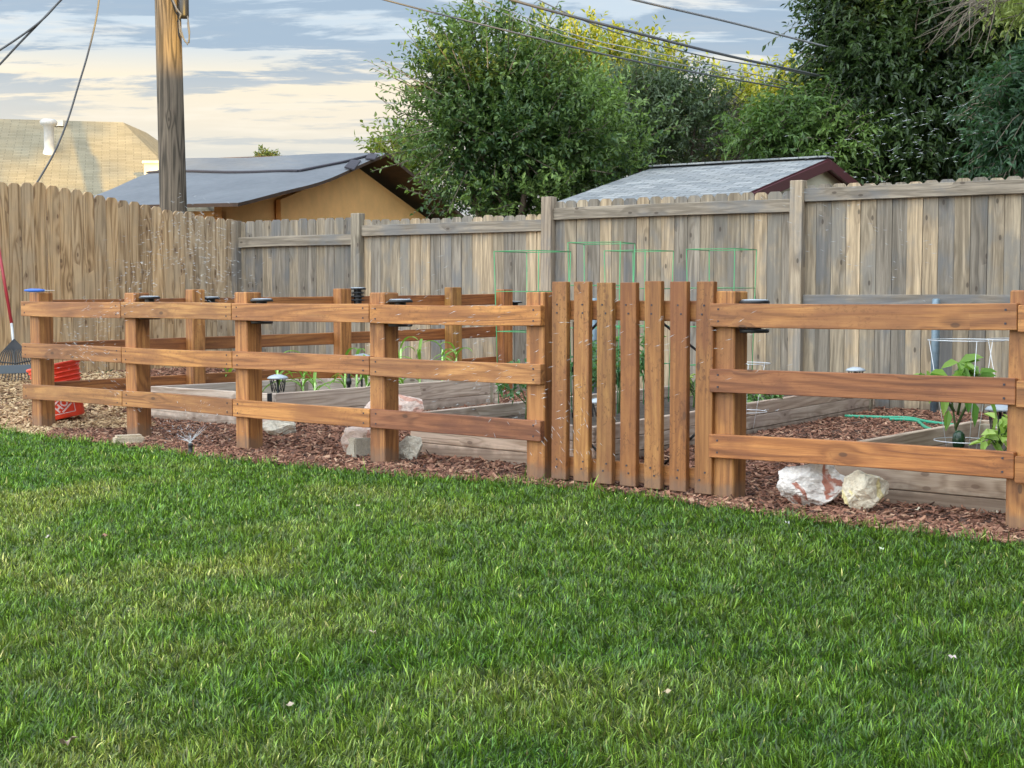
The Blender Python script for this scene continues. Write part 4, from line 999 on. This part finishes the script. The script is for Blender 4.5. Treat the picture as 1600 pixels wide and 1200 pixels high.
def bush(name, label, cx, cy, z0, h, r, n, leafL, leafW, c1, c2, group=None, cat='plant', sparse=False):
    t = thing(name, label, cat, (cx, cy, z0), group)
    mb = MB(); tips = []
    tube(mb, [(cx, cy, z0), (cx+.01, cy, z0+h*.55)], [.008, .005], 7, (1, 1, 1))
    for k in range(9):
        a = random.uniform(0, 6.28); z = z0+h*random.uniform(.15, .55); e = Vector((cx+math.cos(a)*r*random.uniform(.5, 1), cy+math.sin(a)*r*random.uniform(.5, 1), z+h*random.uniform(.15, .45)))
        m0 = Vector((cx, cy, z)); tube(mb, [m0, m0*.5+e*.5+Vector((0, 0, .02)), e], [.005, .004, .002], 5); tips += [(m0, e)]
    mb.build('stems', M['stem'], t)
    pos, dn = [], []
    for k in range(n):
        m0, e = random.choice(tips); f = random.uniform(.35, 1.05); p = m0*(1-f)+e*f; pos.append(p+Vector([random.gauss(0, .012) for _ in range(3)]))
        d = (e-m0).normalized()*.4+Vector([random.gauss(0, .7) for _ in range(3)])+Vector((0, 0, -.35)); dn.append(d)
    pos, dn = np.array(pos), np.array(dn); m = rng.random((n, 1)); C = (np.array(c1)*(1-m)+np.array(c2)*m)
    leafmesh('leaves', pos, dn, sph(n)*.4+np.array((0, -.3, 1)), leafL*rng.uniform(.6, 1.2, n), leafW*rng.uniform(.7, 1.2, n), C, t, droop=.5)
    return t
M['stem'] = plain('plant_stem', (.10, .16, .05), .6)
def pbush(px_, Yd, z0, h, r, n, L_, W_, c1, c2, label, name='tomato_plant', group='tomato plants in the gate bed'):
    c = P(px_, 457, Y=Yd); return bush(name, label, c.x, c.y, z0, h, r, n, L_, W_, c1, c2, group)
G1, G2 = (.05, .13, .05), (.14, .30, .10)
pbush(822, 9.9, .19, .50, .19, 230, .055, .028, G1, G2, 'tomato plant left of the gate post')
pbush(905, 9.9, .19, .62, .17, 190, .05, .025, G1, G2, 'tomato plant behind the first gap of the gate')
pbush(936, 10.2, .19, .62, .17, 190, .05, .025, G1, G2, 'tomato plant behind the second gap of the gate')
pbush(968, 10.5, .19, .66, .17, 190, .05, .025, G1, (.3, .4, .1), 'tomato plant behind the third gap of the gate')
pbush(1010, 11.0, .19, .66, .17, 190, .05, .025, G1, G2, 'tomato plant behind the fourth gap of the gate')
pbush(1085, 11.0, .19, .35, .17, 90, .06, .03, (.1, .2, .05), (.35, .42, .1), 'low leafy plant behind the sixth gap of the gate', 'squash_plant')
pbush(1182, 10.8, .19, .20, .18, 110, .06, .035, (.08, .20, .05), (.22, .38, .12), 'low bright green plant in the gate bed right of the gate', 'squash_plant')
# pepper plant
PL = (.10, .24, .04), (.30, .46, .10)
c = P(1500, 457, Y=7.8); tp = thing('pepper_plant', 'tall pepper plant with one dark fruit in the right bed', 'plant', (c.x, c.y, .12))
mb = MB(); x, y = c.x, c.y
stem_pts = [[(x, y, .12), (x-.005, y, .30), (x-.03, y, .46), (x-.05, y, .60)], [(x-.01, y, .33), (x+.06, y, .48), (x+.11, y, .62)], [(x-.02, y, .42), (x-.09, y, .52), (x-.17, y, .60)], [(x-.03, y, .48), (x+.0, y, .60), (x+.0, y, .68)], [(x-.0, y, .40), (x+.02, y-.02, .56), (x+.05, y-.03, .64)]]
for q in stem_pts: tube(mb, q, [.008, .006, .005, .003][:len(q)], 7, (.6, .6, .5))
mb.build('stems', M['stem'], tp)
pos, dn = [], []
for q in stem_pts:
    for f in (.6, .8, 1, 1, 1):
        e = Vector(q[-1])*f+Vector(q[-2])*(1-f)
        for _ in range(2):
            pos.append(e); a = random.uniform(0, 6.28); dn.append(Vector((math.cos(a), math.sin(a)*.7, random.uniform(-.5, .5))))
for (a0, b0) in (((1478, 610), (-.1, -1)), ((1482, 640), (-.12, -1)), ((1512, 608), (.05, -1)), ((1530, 600), (.3, -.9)), ((1470, 600), (-.5, -.7)), ((1520, 625), (.1, -1)), ((1540, 612), (.4, -.8))):
    e = P(a0[0], a0[1], Y=7.75); pos.append(e); dn.append(Vector((b0[0], 0, b0[1])))
n = len(pos); mm = rng.random((n, 1))
leafmesh('leaves', np.array(pos), np.array(dn), sph(n)*.3+np.array((0, -.8, .6)), rng.uniform(.09, .14, n), rng.uniform(.04, .058, n), np.array(PL[0])*(1-mm)+np.array(PL[1])*mm, tp, droop=.6)
c2 = P(1498, 690, Y=7.72); mb = MB(); lathe(mb, (c2.x, c2.y, c2.z-.045), [(0, 0), (.018, .004), (.030, .02), (.034, .05), (.030, .085), (.016, .10), (.004, .105)], 16)
mb.build('fruit', M['fruit'] if 'fruit' in M else plain('dark_fruit', (.012, .035, .014), .25), tp)
c = P(1566, 457, Y=7.6); bush('pepper_plant', 'bright lime green young plant beside the right post', c.x, c.y, .13, .34, .11, 46, .085, .05, (.28, .44, .08), (.45, .58, .16))
# hose
mb = MB(); hp = [(1320, 650, 12.3), (1383, 652, 12.1), (1420, 653, 12.0), (1450, 659, 11.7), (1490, 664, 11.5), (1540, 672, 11.2), (1620, 684, 11)]
q = [P(x_, y_, z=.075) for x_, y_, _ in hp]; hp2 = [(1390, 655), (1430, 657), (1447, 668), (1475, 675), (1500, 672), (1560, 668)]; q2 = [P(x_, y_, z=.078) for x_, y_ in hp2]
def smooth_pts(q):
    out = []
    for i in range(len(q)-1):
        a, b_ = q[i], q[i+1]; p_, n_ = q[max(i-1, 0)], q[min(i+2, len(q)-1)]
        for k in range(6):
            t_ = k/6; out.append(.5*((2*a)+(b_-p_)*t_+(2*p_-5*a+4*b_-n_)*t_*t_+(3*a-p_-3*b_+n_)*t_**3))
    return out+[q[-1]]
tube(mb, smooth_pts(q)+smooth_pts(q2)[::-1], .012, 10); setp(mb.build('garden_hose', M['hose'], origin=q[0]), 'green garden hose lying on the mulch near the board fence', 'hose')
# weed by left fence
bush('weed', 'small dark weed growing at the foot of the left fence', *P(160, 577, Y=15.2).xy, .13, .12, .16, 90, .05, .02, (.03, .07, .03), (.08, .14, .06))

# ------------------------------------------------------------------ rocks and blocks
def rock(px0, px1, py0, py1, m, label, seed, flat=.75, zb=None, sharp=5, cut=True):
    rr_ = random.Random(seed); base = P((px0+px1)/2, py1, z=.03 if zb is None else zb)
    W = (px1-px0)/F*base.y*1.02; Hh = (py1-py0)/F*base.y*.97
    bm = bmesh.new(); bmesh.ops.create_icosphere(bm, subdivisions=6, radius=.5)
    pl_ = []
    for k in range(15):
        n_ = Vector([rr_.gauss(0, 1) for _ in range(3)]).normalized(); pl_.append((n_, rr_.uniform(.24, .44)))
    for v in bm.verts:
        p = v.co.copy()
        for n_, dd in pl_:
            e = p.dot(n_)-dd
            if e > 0: p -= n_*e*.92
        q = p*1.0
        p += v.co.normalized()*(.055*mnoise.fractal(q*3.2+Vector((seed, 0, 0)), .8, 2.1, 6))
        v.co = p
    xs_ = [v.co.x for v in bm.verts]; zs_ = [v.co.z for v in bm.verts]; x0, x1, z0, z1 = min(xs_), max(xs_), min(zs_), max(zs_)
    for v in bm.verts:
        v.co.x = (v.co.x-(x0+x1)/2)/(x1-x0)*W; v.co.y *= W*flat; v.co.z = (v.co.z-z0)/(z1-z0)*Hh*1.14-.14*Hh
    me = bpy.data.meshes.new('rock'); bm.to_mesh(me); bm.free(); me.materials.append(M[m])
    for p_ in me.polygons: p_.use_smooth = False
    o = bpy.data.objects.new('rock', me); col.objects.link(o); o.location = base+Vector((0, W*flat*.3, 0)); setp(o, label, 'rock'); return o
rock(1216, 1330, 721, 788, 'rock_red', 'large white and rust red rock on the mulch right of the gate', 3)
rock(1322, 1392, 734, 794, 'rock_cream', 'cream yellow boulder leaning beside the red and white rock', 8, .8)
rock(532, 600, 664, 708, 'rock_pink', 'pink rock behind the grey concrete block', 5, .6)
rock(617, 660, 680, 716, 'rock_grey', 'rounded grey white rock just right of the post by the block', 11, .8)
rock(566, 662, 614, 668, 'rock_pink', 'pink white boulder between the two left raised beds', 17, .6, zb=.05)
rock(398, 460, 652, 681, 'rock_grey', 'rough white rock behind the post right of the sprinkler', 23, .7)
def bevbox(name, c, size, rot, m, label, cat, tilt=0., bev=.008):
    bm = bmesh.new(); bmesh.ops.create_cube(bm, size=1)
    for v in bm.verts: v.co = Vector((v.co.x*size[0], v.co.y*size[1], v.co.z*size[2]))
    bmesh.ops.bevel(bm, geom=bm.edges[:], offset=bev, segments=2, affect='EDGES')
    bmesh.ops.subdivide_edges(bm, edges=[e for e in bm.edges if e.calc_length() > .05], cuts=5, use_grid_fill=True)
    for v in bm.verts: v.co += Vector([random.uniform(-1, 1)*.0012 for _ in range(3)])
    me = bpy.data.meshes.new(name); bm.to_mesh(me); bm.free(); me.materials.append(M[m]); o = bpy.data.objects.new(name, me); col.objects.link(o)
    o.location = c; o.rotation_euler = (0, tilt, rot); setp(o, label, cat)
c = P(562, 717, z=0); bevbox('concrete_block', c+Vector((.0, .07, .055)), (.15, .12, .15), R(35), 'block', 'grey square stone block at the foot of the fence post', 'block')
c = P(195, 699, z=0); bevbox('paver_stone', c+Vector((0, .10, .028)), (.20, .10, .095), R(28), 'paver', 'tan paver stone lying on the lawn edge at left', 'paver', bev=.016)

# ------------------------------------------------------------------ bucket, rake, stake
cb = P(94, 654, z=.05); bz = .045; bc_ = Vector((cb.x, cb.y+.14, bz)); RB, RTp, HB = .155, .205, .44
TM = Matrix.Rotation(R(-12), 3, 'Y')
bk = thing('bucket', 'bright orange red plastic bucket tilted behind the leftmost fence post', 'bucket', bc_)
mb = MB()
prof_ = [(0, .0), (RB-.01, 0), (RB, .01), (RB+.02, HB*.62)]
for k in range(4): z = HB*.64+k*.036; r = RB+.022+.004*k; prof_ += [(r, z), (r+.014, z+.004), (r+.014, z+.012), (r+.002, z+.016)]
prof_ += [(RTp+.006, HB-.02), (RTp+.008, HB-.004), (RTp, HB), (RTp-.006, HB-.01), (RB-.012, .02), (0, .02)]
lathe(mb, bc_, prof_, 40, M=TM); mb.build('shell', M['orange'], bk)
def on_bucket(a, z, e=.003):
    r = RB+.02*min(1, z/(HB*.62))+e; v = Vector((math.sin(a)*r, -math.cos(a)*r, z)); return TM @ v+bc_
def stroke(mb, x0, z0, x1, z1, w_):
    """band between two points given in metres on the unrolled bucket"""
    d = Vector((x1-x0, z1-z0)); L = d.length; d /= L; n_ = Vector((-d.y, d.x))*w_/2; k = 6; vs = []
    for i in range(k+1):
        q = Vector((x0, z0))+d*L*i/k
        for s_ in (-1, 1): qq = q+n_*s_; vs.append(on_bucket(A0+qq.x/RB, qq.y))
    mb.add(vs, [(2*i, 2*i+1, 2*i+3, 2*i+2) for i in range(k)])
A0 = .32; mb = MB()
cx_, cz_ = .0, .125; S_ = .085
sq = [(-S_, -S_), (S_, -S_), (S_, S_), (-S_, S_)]
for i in range(4): a, b_ = sq[i], sq[(i+1) % 4]; stroke(mb, cx_+a[0], cz_+a[1], cx_+b_[0], cz_+b_[1], .006)
th = R(38); ca, sa = math.cos(th), math.sin(th)
def LT(x_, z_): return (cx_+x_*ca-z_*sa, cz_-.012+x_*sa+z_*ca)
def ls(x0, z0, x1, z1): p, q = LT(x0, z0), LT(x1, z1); stroke(mb, *p, *q, .013)
ls(-.062, -.028, -.062, .028); ls(-.028, -.028, -.028, .028); ls(-.062, 0, -.028, 0)
for k in range(10):
    a0, a1 = k*.6283, (k+1)*.6283+.05; ls(.014+.022*math.cos(a0), .026*math.sin(a0), .014+.022*math.cos(a1), .026*math.sin(a1))
ls(-.075, .042, .075, .042) ; ls(-.05, -.042, .05, -.042)
mb.build('printed_mark', M['pinkwhite'] if 'pinkwhite' in M else plain('printed_white', (.80, .55, .52), .5), bk)
# rake
rk = thing('rake', 'red handled black leaf rake leaning against the left fence', 'rake', P(24, 590, Y=13.9))
ra, rb = P(-12, 330, Y=14.4), P(18, 505, Y=14.1)
mb = MB(); tube(mb, [ra, rb], .015, 10); mb.build('handle', M['red'], rk)
rc = P(24, 570, Y=14.0); mb = MB(); tube(mb, [rb, rc], .013, 10); mb.build('ferrule', M['white'], rk)
mb = MB(); top_ = P(22, 530, Y=14.0)
for k in range(15):
    f = k/14*2-1; e = P(24+f*36, 592-abs(f)*6, Y=13.9); m0 = top_*.55+e*.45+Vector((f*.03, 0, .02)); tube(mb, [top_, m0, e, e+Vector((0, -.03, -.02))], [.006, .006, .005, .004], 5)
tube(mb, [P(-6, 565, Y=13.93), P(24, 568, Y=13.93), P(56, 562, Y=13.93)], .007, 6)
mb.build('tines', M['black'], rk)
mb = MB(); c = P(24, 580, Y=13.86); 
board(mb, P(-8, 578, Y=13.9), P(54, 576, Y=13.9), .08, .006, (0, 0, 1), c=.002); mb.build('tine_plate', plain('slate_plastic', (.07, .09, .11), .5), rk)
a = P(38, 456, Y=11.25); b_ = P(70, 455, Y=11.25); c = P(85, 455, Y=11.25)
st_ = thing('garden_knife', 'blue handled garden knife lying on the leftmost fence post', 'tool', (a+b_)/2)
zt = 1.05+.016
for q in (a, b_, c): q.z = zt
mb = MB(); tube(mb, [a, a*.7+b_*.3, a*.3+b_*.7, b_], [.006, .014, .013, .008], 10); mb.build('handle', M['blue'], st_)
mb = MB(); board(mb, b_, c, .022, .003, (0, 1, 0), c=.001); mb.build('blade', M['silver'], st_)

# ------------------------------------------------------------------ sprinkler and spray
nz = P(298, 713, z=.0); sp_ = thing('sprinkler', 'small black pop up sprinkler head spraying at the lawn edge', 'sprinkler', nz)
mb = MB(); lathe(mb, (nz.x, nz.y, -.02), [(.028, 0), (.028, .04), (.02, .046), (.014, .05), (.014, .085), (.017, .09), (.017, .1), (0, .104)], 18); mb.build('riser', M['black'], sp_)
mb = MB(); lathe(mb, (nz.x, nz.y, .084), [(0, 0), (.012, 0), (.012, .008), (0, .009)], 12); mb.build('nozzle', M['white'], sp_)
mb = MB(); o0 = Vector((nz.x, nz.y, .093)); rs = random.Random(5)
def drop(mb, p, d, L, r):
    d = d.normalized(); s_ = d.orthogonal().normalized(); t_ = d.cross(s_)
    vs = [p-d*L/2]+[p+(s_*math.cos(a)+t_*math.sin(a))*r for a in (0, 1.57, 3.14, 4.71)]+[p+d*L/2]
    mb.add(vs, [(0, 2, 1), (0, 3, 2), (0, 4, 3), (0, 1, 4), (5, 1, 2), (5, 2, 3), (5, 3, 4), (5, 4, 1)], smooth=True)
for k in range(9):   # short streams leaving the nozzle
    yaw = rs.uniform(1.2, 4.4) if k % 3 else rs.uniform(-.3, .8); el = rs.uniform(.25, .9); v = Vector((math.cos(yaw)*math.cos(el), math.sin(yaw)*math.cos(el), math.sin(el)))
    L_ = rs.uniform(.06, .17); tube(mb, [o0, o0+v*L_*.5, o0+v*L_], [.0022, .0016, .0006], 5)
for k in range(26):    # droplets near the nozzle
    v = Vector([rs.gauss(0, 1) for _ in range(3)]); v.z = abs(v.z); v.normalize(); drop(mb, o0+v*rs.uniform(.05, .3), v, .02, .0022)
for k in range(420):
    v = Vector([rs.gauss(0, 1) for _ in range(3)]); v.z = abs(v.z)*1.4; v.normalize(); drop(mb, o0+v*abs(rs.gauss(0, .16))+Vector((0, 0, .01)), v, .006, .0011)
def spray(pts, n, spread, dirv, Ls=(.018, .042), r=.0013):
    for _ in range(int(n*2.2)):
        i = rs.randrange(len(pts)-1); t_ = rs.random(); a, b_ = pts[i], pts[i+1]
        p = P(a[0]*(1-t_)+b_[0]*t_+rs.gauss(0, spread), a[1]*(1-t_)+b_[1]*t_+rs.gauss(0, spread*.7), Y=a[2]*(1-t_)+b_[2]*t_+rs.gauss(0, .3))
        d = Vector(dirv)+Vector([rs.gauss(0, .22) for _ in range(3)]); drop(mb, p, d, rs.uniform(*Ls), r*rs.uniform(.7, 1.3))
spray([(285, 700, 10.4), (180, 600, 10.3), (110, 520, 10.2)], 50, 14, (-1, 0, .6)); spray([(110, 560, 10.2), (180, 480, 10.2), (260, 400, 10.3)], 110, 26, (1, 0, .35))
spray([(190, 430, 10.4), (280, 340, 10.5), (330, 400, 10.5), (360, 470, 10.4)], 120, 30, (1, 0, .1)); spray([(300, 330, 10.5), (350, 480, 10.3)], 60, 25, (1, 0, -.5))
spray([(640, 470, 7.5), (860, 640, 7.2)], 70, 55, (1, 0, .3)); spray([(860, 660, 7), (900, 700, 7)], 20, 40, (.6, 0, -1))
spray([(930, 500, 6.8), (1150, 560, 6.6)], 26, 60, (1, 0, .4)); spray([(1350, 230, 7.5), (1500, 180, 7.5)], 60, 50, (1, 0, .15)); spray([(1250, 320, 8), (1420, 420, 8)], 25, 50, (1, 0, -.2))
o = mb.build('water_spray', M['drop'], origin=nz); setp(o, 'fine water droplets thrown across the fences by the sprinkler', 'water spray', kind='stuff')

# ------------------------------------------------------------------ litter leaves
def litter(px_, py_, s_, col_, label, z=.034, group=None):
    s_ *= .75; col_ = tuple(c*.72 for c in col_)
    p = P(px_, py_, z=z); mb = MB(); n_ = 9; a0 = random.uniform(0, 6.28)
    vs = [p+Vector((0, 0, .004))]
    for k in range(n_):
        a = a0+6.283*k/n_; r = s_*(.6+.55*(k % 2))*random.uniform(.75, 1.15); vs.append(p+Vector((math.cos(a)*r, math.sin(a)*r, random.uniform(-.2, .9)*s_)))
    mb.add(vs, [(0, k+1, (k+1) % n_+1) for k in range(n_)], None, col_); setp(mb.build('fallen_leaf', M['chip'], origin=p), label, 'leaf', group)
litter(583, 990, .018, (.72, .55, .40), 'pale curled leaf on the middle of the lawn')
litter(105, 1163, .030, (.45, .33, .24), 'brown curled leaf on the lawn at lower left')
litter(452, 1103, .014, (.62, .50, .38), 'small tan leaf on the near lawn left of centre')
litter(1488, 1027, .016, (.75, .62, .58), 'pinkish leaf on the lawn at right')
litter(1040, 1083, .018, (.62, .48, .30), 'straw coloured leaf on the near lawn right of centre')
litter(590, 1193, .022, (.55, .60, .12), 'yellow green leaf at the bottom edge of the lawn')
litter(75, 840, .018, (.70, .62, .52), 'whitish leaf on the lawn at far left')
litter(163, 838, .020, (.42, .22, .14), 'reddish brown leaf on the lawn at left')
litter(560, 790, .018, (.66, .55, .34), 'straw leaf on the lawn near the fence')
litter(665, 715, .045, (.62, .38, .22), 'large curled orange brown leaf on the mulch', .03)
litter(1378, 859, .018, (.60, .66, .45), 'pale green leaf on the lawn below the rocks')
litter(1230, 818, .018, (.75, .74, .68), 'white scrap on the lawn edge below the rocks', .03)
litter(1435, 796, .022, (.78, .68, .50), 'cream wood flake on the mulch right of the boulder', .03)
litter(1555, 802, .022, (.78, .66, .50), 'cream wood flake on the mulch beside the right post', .03)
